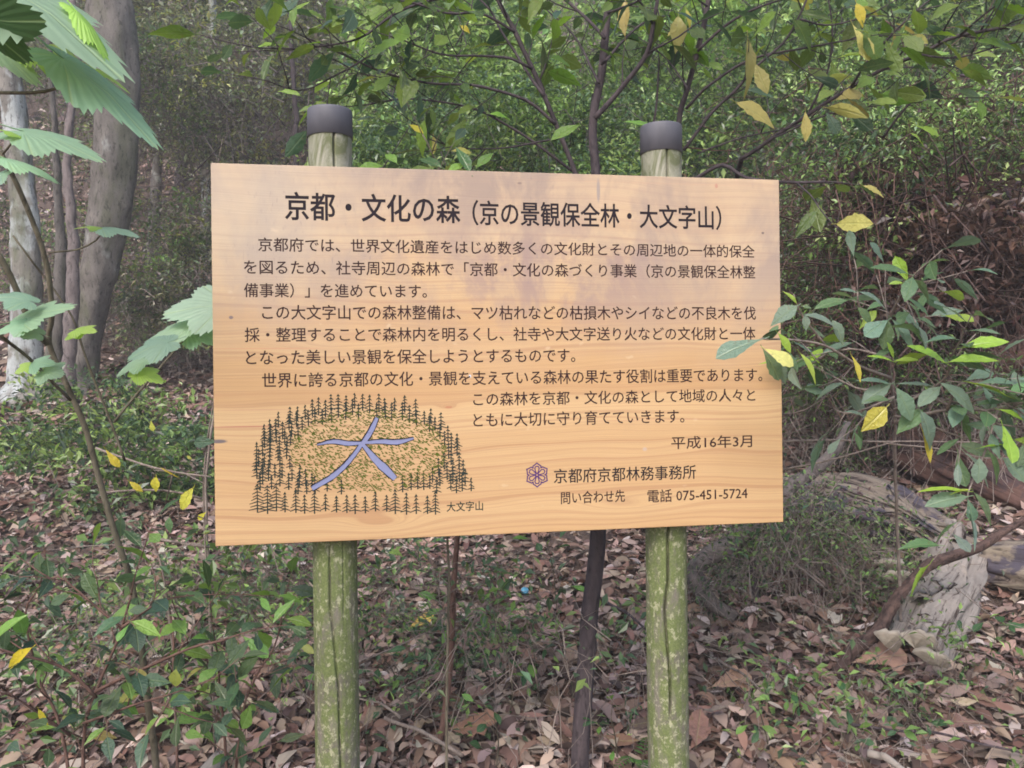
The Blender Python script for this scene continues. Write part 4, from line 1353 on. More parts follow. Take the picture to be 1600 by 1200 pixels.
for a, b_, dd, c, nm, wd, vr in MAP:
    random.seed(int(a[0] * 7 + b_[1]))
    add_leaf(ms, 'maple', at(*a, dd), at(*b_, dd - .02), nm, jit(c, .08), width=wd, var=vr)

# ------------------------------------------------------------------ yellow-leaved twig left of the board
yt = thing('sapling', 'thin sapling with hanging yellow leaves left of the lower board corner', 'sapling', foot(330, 2.2))
for pts in ([(330, 1000), (322, 860), (318, 760), (325, 680), (335, 620)], [(318, 780), (280, 770), (230, 765), (160, 770)], [(150, 700), (190, 715), (260, 735), (330, 745)], [(330, 855), (280, 848), (220, 842), (180, 845)],
            [(270, 1010), (262, 940), (248, 870), (230, 840)]):
    mb = MB(); P = smooth_path(B(pts, 2.15, 2.1) + ([] if len(pts) < 5 else []), .03, .003, pts[0][0]); n = len(P)
    if pts[0][1] >= 1000: P = [foot(pts[0][0], 2.2)] + P; n += 1
    mb.tube(P, [.0035 - .0018 * i / n for i in range(n)], 6); link('twig', mb.mesh('twig', M['dead_twig']), yt)
for a, b_, c, wd in (((165, 702), (185, 730), (.60, .48, .04), .9), ((202, 752), (222, 768), (.58, .48, .05), 1), ((244, 745), (240, 770), (.66, .60, .06), 1.7), ((302, 762), (278, 798), (.62, .60, .08), 1.2),
                     ((322, 800), (308, 812), (.66, .62, .06), 1.2), ((236, 657), (238, 674), (.60, .62, .10), 1.2), ((328, 830), (318, 835), (.66, .66, .18), 1), ((265, 808), (262, 835), (.14, .26, .12), 1.4),
                     ((250, 730), (282, 748), (.55, .42, .05), .25), ((292, 712), (300, 718), (.5, .5, .1), 1.4), ((340, 690), (300, 690), (.06, .12, .07), 1.1), ((190, 805), (185, 840), (.04, .08, .04), 1.4)):
    add_leaf(yt, 'glossy', at(*a, 2.1), at(*b_, 2.1), (0, -1, .3), c, width=wd)

# ------------------------------------------------------------------ glossy shrub at the right, one spray in front of the board
rs = thing('evergreen_shrub', 'glossy leaved evergreen shrub right of the board with one spray across its edge', 'shrub', foot(1405, 2.6))
BL, BG, YGN, YL = (0.17, 0.25, 0.19), (0.12, 0.20, 0.10), (0.28, 0.42, 0.055), (0.58, 0.52, 0.08)
rsb = [([foot(1405, 2.6)] + B([(1404, 870), (1400, 780), (1398, 700), (1398, 640), (1392, 590), (1385, 540), (1392, 500), (1410, 460), (1418, 440)], 2.5, 1.65), .006, .0025, .8),
       (B([(1398, 640), (1450, 610), (1480, 585), (1484, 562)], 1.8, 1.65), .004, .002, .5), (B([(1398, 660), (1480, 640), (1560, 640), (1620, 620)], 1.8, 1.6), .004, .002, .3),
       (B([(1392, 590), (1340, 570), (1290, 540), (1240, 530), (1190, 529)], 1.8, 1.60), .0038, .0018, 1.0), (B([(1290, 540), (1262, 505), (1246, 478), (1240, 460)], 1.7, 1.66), .0025, .0014, .9),
       (B([(1392, 600), (1350, 610), (1320, 598), (1295, 585)], 1.8, 1.9), .003, .0015, .4), (B([(1385, 540), (1365, 510), (1345, 480), (1340, 455)], 1.7, 1.7), .0025, .0014, .8),
       (B([(1560, 640), (1540, 700), (1522, 745), (1512, 772)], 1.65, 1.6), .003, .0016, .9), (B([(1480, 640), (1500, 600), (1540, 600), (1580, 612)], 1.7, 1.6), .003, .0015, .5),
       (B([(1398, 650), (1440, 660), (1500, 680), (1600, 700)], 1.8, 1.7), .003, .0015, .3),
       (B([(1440, 610), (1500, 640), (1540, 660), (1610, 670)], 1.75, 1.65), .003, .0015, .1), (B([(1392, 560), (1330, 545), (1280, 560), (1290, 575)], 1.8, 1.9), .003, .0015, .2), (B([(1398, 620), (1350, 640), (1320, 645), (1295, 635)], 1.85, 1.95), .003, .0015, .2), (B([(1500, 640), (1540, 620), (1590, 640), (1640, 680)], 1.7, 1.6), .003, .0015, .1)]
grow(rs, rsb, 'glossy', [(4, [BL, (0.14, 0.22, 0.15)]), (3, [BG, (.10, .18, .08)]), (.9, [YGN])], 0.07, 0.024, .024, (.06, .18), seed=91, mat='dead_twig', flat=.55, max_leaves=300)
RL = [((1192, 530), (1118, 548), BL, 1.2, (-.1, -.5, .9), 1.60), ((1195, 545), (1243, 568), (.70, .72, .22), 1.3, (0, -.9, .4), 1.57), ((1192, 545), (1222, 592), BG, 1.3, (.2, -1, .3), 1.6), ((1200, 530), (1215, 508), BG, 1.2, (0, -.8, .6), 1.62),
      ((1215, 520), (1240, 548), YGN, 1.1, (.2, -.8, .6), 1.6), ((1232, 548), (1250, 580), BG, .8, (.3, -.8, .4), 1.6), ((1190, 528), (1222, 515), (.05, .09, .05), 1.4, (0, -.8, -.5), 1.61), ((1212, 560), (1230, 600), (.10, .17, .10), 1.4, (0, -1, .2), 1.62),
      ((1245, 475), (1230, 452), YGN, .9, (.3, -.8, .5), 1.66), ((1246, 478), (1205, 500), BL, 1.6, (0, -.8, .7), 1.66), ((1250, 478), (1268, 480), BG, 1, (0, -.8, .6), 1.66), ((1255, 492), (1318, 500), BL, 1.0, (0, -.6, .9), 1.68),
      ((1258, 492), (1262, 515), BL, 1.5, (0, -.9, .5), 1.67), ((1300, 500), (1325, 535), BL, 1.5, (.2, -.9, .5), 1.7), ((1258, 512), (1292, 525), BL, .8, (0, -.6, .9), 1.7), ((1330, 555), (1352, 595), YL, .6, (.5, -.8, .2), 1.66), ((1250, 552), (1286, 595), (.40, .48, .09), .7, (.4, -.8, .3), 1.62),
      ((1340, 458), (1316, 448), BL, 1, (0, -.7, .8), 1.68), ((1342, 456), (1392, 472), BL, 1.0, (0, -.6, .9), 1.68), ((1340, 480), (1368, 506), BG, 1.3, (0, -.9, .5), 1.68), ((1420, 442), (1400, 402), YGN, 1.0, (-.5, -.9, .2), 1.64),
      ((1422, 440), (1448, 448), YGN, 1.2, (0, -.8, .6), 1.64), ((1412, 462), (1456, 488), BG, 1.1, (0, -.7, .8), 1.66), ((1412, 442), (1392, 440), YGN, 1.0, (0, -.7, .6), 1.65), ((1388, 500), (1352, 520), BL, 1.6, (-.1, -.8, .7), 1.66),
      ((1388, 500), (1384, 545), BG, 1.3, (0, -1, .4), 1.67), ((1394, 500), (1434, 545), BL, 1.1, (.2, -.7, .8), 1.66), ((1395, 545), (1362, 556), BG, .9, (0, -.7, .8), 1.68), ((1396, 560), (1390, 535), YGN, .8, (0, -.9, .5), 1.66),
      ((1478, 568), (1428, 532), YGN, 1.0, (0, -.7, .8), 1.62), ((1482, 566), (1562, 556), YGN, .7, (0, -.5, .9), 1.6), ((1395, 565), (1360, 550), YGN, .7, (0, -.6, .8), 1.66), ((1396, 565), (1436, 556), YGN, .7, (0, -.5, .8), 1.66),
      ((1390, 600), (1338, 590), BL, 1.1, (0, -.6, .9), 1.7), ((1392, 600), (1348, 625), BL, 1.3, (0, -.8, .7), 1.7), ((1400, 600), (1462, 596), BL, .9, (0, -.5, .9), 1.68), ((1400, 606), (1432, 655), BL, 1.4, (0, -.9, .6), 1.66), ((1468, 598), (1534, 636), BL, 1.1, (0, -.7, .8), 1.64),
      ((1470, 604), (1435, 630), BL, 1.3, (0, -.7, .8), 1.66), ((1438, 642), (1470, 700), BL, 1.5, (.2, -.8, .7), 1.62), ((1442, 640), (1402, 676), BG, 1.6, (0, -.8, .6), 1.68), ((1575, 620), (1508, 588), YGN, .6, (0, -.6, .9), 1.6), ((1572, 622), (1548, 604), BG, 1.2, (0, -.7, .7), 1.62),
      ((1578, 618), (1602, 596), (.14, .26, .12), 1.4, (0, -.7, .8), 1.6), ((1560, 640), (1604, 650), YGN, .9, (0, -.5, .9), 1.6), ((1550, 665), (1596, 700), BL, 1.5, (0, -.9, .6), 1.6), ((1385, 636), (1352, 672), YL, 1.8, (0, -1, .2), 1.66), ((1440, 670), (1462, 722), YL, .5, (.3, -1, 0), 1.64),
      ((1390, 625), (1355, 618), BG, 1.1, (0, -.6, .8), 1.68), ((1350, 650), (1320, 640), BL, 1.0, (0, -.7, .8), 1.72), ((1512, 776), (1450, 782), BL, 1.2, (0, -.7, .8), 1.58), ((1510, 768), (1440, 756), YGN, .5, (0, -.5, .9), 1.58), ((1512, 780), (1524, 815), (.11, .20, .12), 1.5, (0, -.9, .5), 1.58),
      ((1522, 770), (1564, 820), BG, .9, (.3, -.8, .4), 1.58), ((1515, 765), (1485, 770), YGN, .7, (0, -.5, .9), 1.58), ((1530, 715), (1532, 755), BL, 1.6, (0, -1, .3), 1.6), ((1545, 705), (1572, 755), (.13, .22, .09), .9, (.3, -.8, .5), 1.6), ((1566, 715), (1612, 755), BL, 1.4, (0, -.8, .6), 1.6), ((1530, 700), (1570, 690), YGN, .7, (0, -.5, .9), 1.6)]
for a, b_, c, wd, nm, dd in RL:
    random.seed(int(a[0] * 3 + b_[1]))
    add_leaf(rs, 'glossy', at(*a, dd), at(*b_, dd - .01), nm, jit(c, .12), width=wd)
# long pale twigs crossing right of the board
dt = thing('dead_branch', 'long pale bare twigs stretching right from behind the board above the rotten log', 'branch', foot(1230, 2.6))
for pts, r0 in (([(1215, 690), (1300, 688), (1380, 690), (1470, 692), (1560, 690)], .0028), ([(1380, 692), (1460, 700), (1540, 715), (1610, 712)], .0022), ([(1220, 648), (1260, 640), (1310, 600), (1340, 560)], .0022), ([(1215, 735), (1290, 720), (1360, 700), (1400, 690)], .003)):
    mb = MB(); P = smooth_path(B(pts, 2.1, 2.0), .03, .004, pts[0][1]); n = len(P); mb.tube(P, [r0 * (1 - .5 * i / n) for i in range(n)], 6); link('twig', mb.mesh('twig', M['dead_twig']), dt)

# ------------------------------------------------------------------ bottom-left evergreen shrub and seedlings
ls = thing('evergreen_shrub', 'low spreading shrub with dark and bright green leaves at the bottom left', 'shrub', foot(130, 1.75))
f1 = foot(130, 1.75)
LC = [(5, BLUEGREEN), (3, [(.05, .095, .035), (.07, .12, .05)]), (2.2, [(.18, .32, .06), (.14, .27, .06)]), (.25, YELLOW)]
grow(ls, [([f1] + B([(130, 1180), (150, 1080), (190, 980), (205, 930)], 1.7, 1.6), .006, .002, .35), ([f1] + B([(100, 1160), (60, 1060), (40, 960), (60, 920)], 1.75, 1.7), .005, .002, .35),
          (B([(150, 1080), (230, 1040), (300, 1010), (350, 1000)], 1.65, 1.6), .004, .002, .2), (B([(150, 1090), (90, 1040), (20, 1020), (-30, 1010)], 1.6, 1.5), .004, .002, .2),
          (B([(190, 980), (130, 930), (90, 900), (70, 910)], 1.62, 1.6), .003, .0015, .2), (B([(130, 1130), (210, 1100), (280, 1080)], 1.6, 1.5), .003, .0015, .2), (B([(110, 1150), (50, 1110), (10, 1080)], 1.6, 1.5), .003, .0015, .2),
          (B([(190, 980), (250, 940), (310, 930)], 1.62, 1.7), .003, .0015, .2)],
     'glossy', LC, .056, .024, .04, (.07, .2), seed=101, mat='red_bark', flat=.6, max_leaves=230, width=1.2)
ls2 = thing('evergreen_shrub', 'small shrub with drooping green leaves beside the left post', 'shrub', foot(350, 1.9))
f2 = foot(350, 1.9)
grow(ls2, [([f2] + B([(352, 1150), (342, 1080), (340, 1020)], 1.85, 1.75), .005, .002, .3), ([f2] + B([(375, 1140), (400, 1060), (430, 1010), (440, 960)], 1.9, 1.9), .004, .002, .3), (B([(342, 1080), (380, 1050), (420, 1040)], 1.8, 1.75), .003, .0015, .2),
           (B([(340, 1040), (300, 1020), (290, 990)], 1.8, 1.75), .003, .0015, .2), ([f2] + B([(370, 1180), (380, 1130), (372, 1090)], 1.75, 1.7), .003, .0015, .2)],
     'glossy', LC, .056, .028, .05, (.05, .15), seed=111, mat='red_bark', flat=.6, max_leaves=150, width=1.15)
for pts in ([(30, 1040), (-20, 1070)],):
    add_leaf(ls, 'glossy', at(50, 1012, 1.5), at(-5, 1048, 1.5), (0, -.9, .5), (.66, .52, .03), width=.8)
add_leaf(ls, 'glossy', at(275, 1045, 1.6), at(272, 1075, 1.6), (0, -1, .3), (.42, .48, .10), width=1.8)
add_leaf(ls, 'glossy', at(60, 1108, 1.55), at(75, 1135, 1.55), (.3, -1, .2), (.60, .50, .03), width=1.0)

SEED = [((790, 1130), [(800, 1090), (792, 1020), (775, 980), (770, 940)], 'slender seedling with opposite leaves between the posts', 1), ((700, 1060), [(700, 1045), (690, 1010)], 'low cluster of green leaves on the litter against the thin red stem', 2),
        ((775, 1200), [(778, 1160), (772, 1120)], 'tiny upright seedling at the bottom between the posts', 3), ((845, 1110), [(840, 1070), (835, 1030), (832, 1000)], 'leafy seedling just left of the slim dark tree', 4),
        ((575, 1200), [(576, 1175), (572, 1155)], 'bright green sprout at the foot of the left post', 5), ((965, 1190), [(962, 1160), (955, 1120)], 'small green sprout between the slim dark tree and the right post', 6),
        ((870, 960), [(865, 900), (858, 860), (850, 840)], 'tall seedling just under the lower edge of the board', 7), ((620, 1070), [(615, 1050), (600, 1030)], 'low green seedling right of the left post', 8),
        ((1200, 1170), [(1195, 1140), (1185, 1110)], 'small glossy seedling right of the right post', 9), ((1345, 1180), [(1335, 1150), (1325, 1115)], 'bright green seedling on the litter below the grey stump', 10),
        ((1430, 1150), [(1425, 1135), (1420, 1120)], 'single green blade like seedling at the lower right', 11), ((1510, 1060), [(1508, 1030), (1500, 1010)], 'fresh green seedling right of the grey stump', 12),
        ((1560, 1010), [(1555, 985), (1545, 970)], 'pale green seedling under the log at the right edge', 13), ((430, 940), [(432, 905), (436, 880)], 'small dull seedling left of the left post', 14),
        ((660, 900), [(655, 870), (650, 845)], 'dense little seedling just below the board beside the left post', 15), ((1250, 1120), [(1246, 1090), (1240, 1070)], 'dark leaved seedling right of the right post above the bottom edge', 16),
        ((725, 1030), [(722, 1000), (715, 960)], 'pale seedling behind the thin red stem', 17), ((480, 1090), [(470, 1070), (455, 1050)], 'green sprout between the small shrub and the left post', 18)]
for (bx, by), pts, lab, sdn in SEED:
    d = 1.4
    while d < 7:
        p = at(bx, by, d)
        if p.z <= ground_z(p.x, p.y) + .01: break
        d += .02
    if d > 6.5: d = 4
    th = thing('seedling', lab, 'seedling', Vector((p.x, p.y, ground_z(p.x, p.y))), 'green seedlings growing through the leaf litter')
    grow(th, [([Vector(th.location)] + B(pts, d * .98, d * .93), .0022, .0012, .2)], 'seedling', [(3, [(.05, .12, .05), (.06, .14, .06)]), (1.2, [(.14, .28, .06)])], .036 * d / 2, .025 * d / 2, .05 * d / 2, (.03 * d / 2, .07 * d / 2), seed=200 + sdn, mat='stem', flat=.6, max_leaves=22, droop=.1, thin=.001)


def sapling(name, label, pts, d0, d1, r0, r1, mat, base_px, twigs=(), seed=0):
    f0 = foot(base_px, d0)
    th = thing(name, label, 'sapling', f0)
    mb = MB(); P = smooth_path([f0 + Vector((0, 0, -.08))] + B(pts, d0, d1), .03, .006, seed); n = len(P)
    mb.tube(P, [r0 + (r1 - r0) * i / n for i in range(n)], 10, rough=.12); link('stem', mb.mesh('stem', M[mat]), th)
    for tp, tr in twigs:
        mb = MB(); P = smooth_path(B(tp, (d0 + d1) / 2, (d0 + d1) / 2), .03, .004, seed + tp[0][0]); n = len(P)
        mb.tube(P, [tr * (1 - .6 * i / n) for i in range(n)], 5); link('twig', mb.mesh('twig', M[mat]), th)
    return th


sapling('sapling', 'thin reddish bare stem under the board between the left post and dark tree', [(687, 1195), (692, 1120), (702, 1040), (708, 960), (712, 880), (716, 800), (718, 600)], 2.25, 2.3, .0095, .006, 'red_bark', 687, seed=4)
sapling('sapling', 'bare brown twiggy sapling rising beside the left edge of the board', [(330, 1000), (328, 900), (322, 820), (325, 720), (338, 620), (345, 560)], 2.5, 2.4, .006, .003, 'dead_twig', 332, [([(322, 850), (290, 850), (240, 840), (200, 845)], .003), ([(326, 760), (290, 740), (240, 735)], .002)], seed=5)
sapling('sapling', 'thin red stem rising from the bottom left shrub', [(275, 1130), (270, 1010), (262, 930), (245, 860), (225, 820)], 2.1, 2.2, .004, .002, 'red_bark', 278, seed=6)
sapling('sapling', 'dead grey sapling with one fork standing before the rotten log', [(1245, 890), (1255, 840), (1268, 790), (1270, 765)], 2.9, 2.85, .006, .004, 'dead_twig', 1240, [([(1268, 790), (1290, 782), (1302, 765), (1312, 750)], .004), ([(1262, 830), (1272, 800), (1276, 770)], .003)], seed=7)
sapling('sapling', 'short dead grey twig standing at the lower right board corner', [(1232, 870), (1235, 800), (1238, 770)], 2.9, 2.85, .004, .002, 'dead_twig', 1232, [([(1234, 820), (1246, 795)], .002)], seed=8)

# thicker bent branch lying from the right post to behind the board's lower right corner
bb = thing('fallen_branch', 'bent grey brown branch curving on the ground behind the right post', 'branch', foot(1100, 2.9))
mb = MB(); P = smooth_path(B([(1150, 965), (1120, 945), (1092, 915), (1085, 890), (1105, 872), (1145, 850), (1200, 800), (1240, 755), (1290, 720), (1325, 660)], 2.75, 3.0), .03, .01, 4.); n = len(P)
mb.tube(P, [float(np.interp(i / n, [0, .05, .3, .6, 1], [.020, .026, .030, .026, .013])) for i in range(n)], 16, rough=.45, seed=2); link('limb', mb.mesh('limb', M['brown_bark']), bb)

# ------------------------------------------------------------------ logs at the right
def log_mesh(name, P, radii, mat, sides=44, ridge=.14, seed=0, flat=1.0, hollow=False):
    P = smooth_path(P, .025); n = len(P); v, f = [], []
    al = np.linspace(0, 1, len(radii))
    up = None
    for i, p in enumerate(P):
        t_ = (P[min(i + 1, n - 1)] - P[max(i - 1, 0)]).normalized()
        if up is None: up = Vector((0, 0, 1)) - t_ * t_.z; up.normalize()
        else: up = (up - t_ * up.dot(t_)).normalized()
        s_ = t_.cross(up); u = i / (n - 1)
        r0 = float(np.interp(u, al, radii))
        for k in range(sides):
            a = 2 * math.pi * k / sides
            q = Vector((math.cos(a) * 3 + seed, math.sin(a) * 3, u * 2.2))
            q2 = Vector((math.cos(a) * 12 + seed, math.sin(a) * 12, u * 3))
            r = r0 * (1 + ridge * 1.6 * mnoise.noise(q) + ridge * mnoise.noise(q2) + ridge * .5 * mnoise.noise(q2 * 2.3))
            jag = .06 * mnoise.noise(Vector((a * 3, seed, 0))) if i in (0, n - 1) else 0
            v.append(p + up * math.cos(a) * r * flat + s_ * math.sin(a) * r + t_ * jag)
    for i in range(n - 1):
        for k in range(sides):
            a = i * sides + k; c = i * sides + (k + 1) % sides
            f.append((a, c, c + sides, a + sides))
    for i, inv in ((0, True), (n - 1, False)):
        if hollow and i:
            # a rotted-out end: the rim turns back into the wood
            p = P[i]; t_ = (P[i] - P[i - 1]).normalized(); rim = [v[i * sides + k] for k in range(sides)]
            b1 = len(v); v += [p + (q - p) * .78 - t_ * .01 for q in rim]; v += [p + (q - p) * .60 - t_ * .16 for q in rim]; c = len(v); v.append(p - t_ * .2)
            for k in range(sides):
                k2 = (k + 1) % sides
                f.append((i * sides + k, i * sides + k2, b1 + k2, b1 + k)); f.append((b1 + k, b1 + k2, b1 + sides + k2, b1 + sides + k)); f.append((b1 + sides + k, b1 + sides + k2, c))
            continue
        c = len(v); p = P[i]; t_ = (P[min(i + 1, n - 1)] - P[max(i - 1, 0)]).normalized()
        v.append(p + t_ * (.05 if i == 0 else -.05))
        for k in range(sides):
            a = i * sides + k; b_ = i * sides + (k + 1) % sides
            f.append((c, b_, a) if inv else (c, a, b_))
    ax = (P[-1] - P[0]).normalized()
    rot = basis(ax, (0, 0, 1)).to_4x4(); mt = Matrix.Translation(P[0]) @ rot; inv_ = mt.inverted()
    me = mesh(name, [inv_ @ q for q in v], f, mat); me['frame'] = [x for r_ in mt for x in r_]
    return me


def link_log(name, me, parent):
    mt = Matrix([me['frame'][i * 4:i * 4 + 4] for i in range(4)]); del me['frame']
    o = link(name, me, parent)
    o.matrix_basis = mt
    return o


def plate(parent, c, ax, nrm, L, W, seed, mat='grey_wood', name='wood_flake'):
    """a curled, ragged flake of wood or bark"""
    rr = random.Random(seed); nx_, ny_ = 9, 6; v, f = [], []
    for lay, dz in ((0, .006), (1, -.006)):
        for i in range(nx_):
            u = i / (nx_ - 1)
            for j in range(ny_):
                w_ = j / (ny_ - 1) - .5
                e0 = .5 * L * (1 + .28 * mnoise.noise(Vector((w_ * 9, seed, 0)))); wd = W * (.55 + .45 * math.sin(math.pi * min(1, max(0, u * .9 + .05)))) * (1 + .25 * mnoise.noise(Vector((u * 6, seed, 5))))
                v.append(((u - .5) * 2 * e0, w_ * wd, dz - .9 * w_ * w_ * W + .012 * mnoise.noise(Vector((u * 5, w_ * 7, seed)))))
    n1 = nx_ * ny_
    for i in range(nx_ - 1):
        for j in range(ny_ - 1):
            a = i * ny_ + j; f.append((a, a + 1, a + ny_ + 1, a + ny_)[::-1]); f.append(tuple(q + n1 for q in (a, a + 1, a + ny_ + 1, a + ny_)))
    rim = [i * ny_ for i in range(nx_)] + [(nx_ - 1) * ny_ + j for j in range(1, ny_)] + [i * ny_ + ny_ - 1 for i in range(nx_ - 2, -1, -1)] + list(range(ny_ - 2, 0, -1))
    for i in range(len(rim)):
        a, b_ = rim[i], rim[(i + 1) % len(rim)]; f.append((a, b_, b_ + n1, a + n1))
    o = link(name, mesh(name, v, f, M[mat]), parent)
    o.matrix_basis = Matrix.Translation(Vector(c)) @ basis(ax, nrm).to_4x4()
    return o


def fungus(parent, p, w_, dep, tilt, col_seed):
    """half-disc bracket with a thick rounded rim"""
    random.seed(col_seed); v, f = [], []; n = 15
    for rr_, z_ in ((0, .012), (.5, .016), (.85, .010), (1, 0), (.9, -.008), (0, -.014)):
        for i in range(n):
            a = math.pi * i / (n - 1)
            j = 1 + .12 * mnoise.noise(Vector((a * 2, col_seed, 0)))
            v.append((math.cos(a) * rr_ * w_ / 2 * j, -math.sin(a) * rr_ * dep * j, z_ + .01 * mnoise.noise(Vector((a * 3, rr_ * 3, col_seed)))))
    for r_ in range(5):
        for i in range(n - 1):
            a = r_ * n + i; f.append((a, a + 1, a + n + 1, a + n))
    me = mesh('bracket_fungus', v, f, M['fungus'])
    o = link('bracket_fungus', me, parent)
    o.matrix_parent_inverse = Matrix.Identity(4)
    o.matrix_basis = Matrix.Translation(Vector(p) - Vector(parent.location)) @ Matrix.Rotation(tilt[1], 4, 'Y') @ Matrix.Rotation(tilt[0], 4, 'X') @ Matrix.Rotation(tilt[2], 4, 'Z')


m, t, b, out = new_mat('bracket_fungus'); N = NT(t)
oc = N.obj(); ln = N.n('ShaderNodeVectorMath', operation='LENGTH'); N.l(oc, ln.inputs[0])
n1 = N.noise(N.math('ADD', N.math('MULTIPLY', ln.outputs['Value'], 1.0), N.math('MULTIPLY', N.noise(oc, 14.0, 3), 0.02)), 120.0, 3, dims='1D')
N.put(b.inputs['Base Color'], N.mix(n1, (0.22, 0.18, 0.15), (0.45, 0.40, 0.33))); b.inputs['Roughness'].default_value = .85
N.bump(N.noise(oc, 60.0, 4), .5, .004, b)
M['fungus'] = m

d = 3.15
lg = thing('rotten_log', 'large rotten log with bleached top lying right of the board corner', 'log', foot(1350, 3.3))
link_log('trunk', log_mesh('trunk', B([(1200, 792), (1290, 785), (1370, 800), (1440, 826), (1500, 858), (1530, 878)], 3.35, 3.05), [.09, .11, .12, .11, .075, .04], M['rotten_wood'], seed=3, ridge=.2), lg)
lg2 = thing('rotten_log', 'dark reddish rotten log lying behind the bleached one at the right edge', 'log', foot(1500, 3.9))
link_log('trunk', log_mesh('trunk', B([(1400, 690), (1480, 715), (1560, 760), (1680, 830)], 3.9, 3.5), [.10, .14, .15, .14], M['red_rot'], seed=9, ridge=.25), lg2)
lg3 = thing('rotten_log', 'brown crumbling log end at the right edge below the bleached log', 'log', foot(1600, 2.9))
link_log('trunk', log_mesh('trunk', B([(1535, 880), (1600, 888), (1700, 900)], 2.95, 2.8), [.07, .10, .11], M['rotten_wood'], seed=15, ridge=.22), lg3)
lg4 = thing('rotten_log', 'mossy dark branch like log crossing behind the glossy shrub at the right edge', 'log', foot(1560, 4.2))
link_log('trunk', log_mesh('trunk', B([(1400, 600), (1470, 590), (1540, 570), (1680, 530)], 4.0, 3.6), [.05, .075, .075, .06], M['red_rot'], seed=19, ridge=.2), lg4)
st_ = thing('stump', 'broken piece of weathered grey log with bracket fungi right of the right post', 'stump', foot(1440, 2.6))
SP0 = B([(1500, 868), (1478, 920), (1452, 975), (1425, 1025)], 3.0, 2.5)
link_log('trunk', log_mesh('trunk', SP0, [.085, .11, .105, .085], M['grey_wood'], seed=27, ridge=.22, flat=.8, hollow=True), st_)
sax = (SP0[-1] - SP0[0]).normalized(); random.seed(33)
for k in range(13):
    u = random.uniform(.02, .98); c0 = SP0[0].lerp(SP0[-1], u); an = random.uniform(-1.1, 1.0)
    sd_ = sax.cross(Vector((0, 0, 1))).normalized() * -1; nn = (Vector((0, 0, 1)) * math.cos(an) + sd_ * math.sin(an) - sax * .15).normalized()
    plate(st_, c0 + nn * random.uniform(.090, .115), (sax + Vector((random.gauss(0, .12), random.gauss(0, .12), random.gauss(0, .1)))), nn, random.uniform(.12, .26), random.uniform(.05, .11), 300 + k)
for (px, py, dd), w_, dp, tl in (((1388, 884, 2.80), .10, .055, (-.5, .1, 0)), ((1402, 905, 2.76), .11, .06, (-.6, .15, 0)), ((1382, 1003, 2.46), .085, .06, (-.9, .7, 0)), ((1430, 1005, 2.38), .10, .065, (-.8, .6, 0)), ((1452, 1030, 2.36), .11, .055, (-.6, .4, 0))):
    fungus(st_, at(px, py, dd), w_, dp, tl, px)
# splinters along the top of the bleached log
LP = B([(1240, 765), (1300, 752), (1370, 765), (1430, 785), (1480, 822)], 3.25, 3.0); random.seed(35)
for k in range(14):
    u = random.random() * 3.98; i_ = int(u); c0 = LP[i_].lerp(LP[i_ + 1], u - i_); ax_ = (LP[i_ + 1] - LP[i_]).normalized()
    an = random.uniform(-.2, 1.3); nn = Vector((0, -math.sin(an), math.cos(an)))
    plate(lg, c0 + nn * -.005 - Vector((0, 0, .03 + .06 * max(0, an))), ax_ + Vector((random.gauss(0, .06), random.gauss(0, .1), random.gauss(0, .06))), nn, random.uniform(.14, .32), random.uniform(.02, .06), 400 + k, 'rotten_wood', 'wood_splinter')
br2 = thing('fallen_branch', 'dark bare branch leaning across the grey stump from the litter', 'branch', foot(1330, 2.4))
mb = MB(); P = smooth_path(B([(1305, 1055), (1330, 1020), (1370, 985), (1400, 940), (1425, 905), (1470, 875), (1540, 850), (1620, 800)], 2.45, 2.6), .02, .008, 8.); n = len(P)
mb.tube(P, [float(np.interp(i / n, [0, .2, .6, 1], [.014, .020, .018, .008])) * (1 + .25 * mnoise.noise(Vector((i * .3, 2, 2)))) for i in range(n)], 14, rough=.6, seed=4); link('limb', mb.mesh('limb', M['rust_bark']), br2)
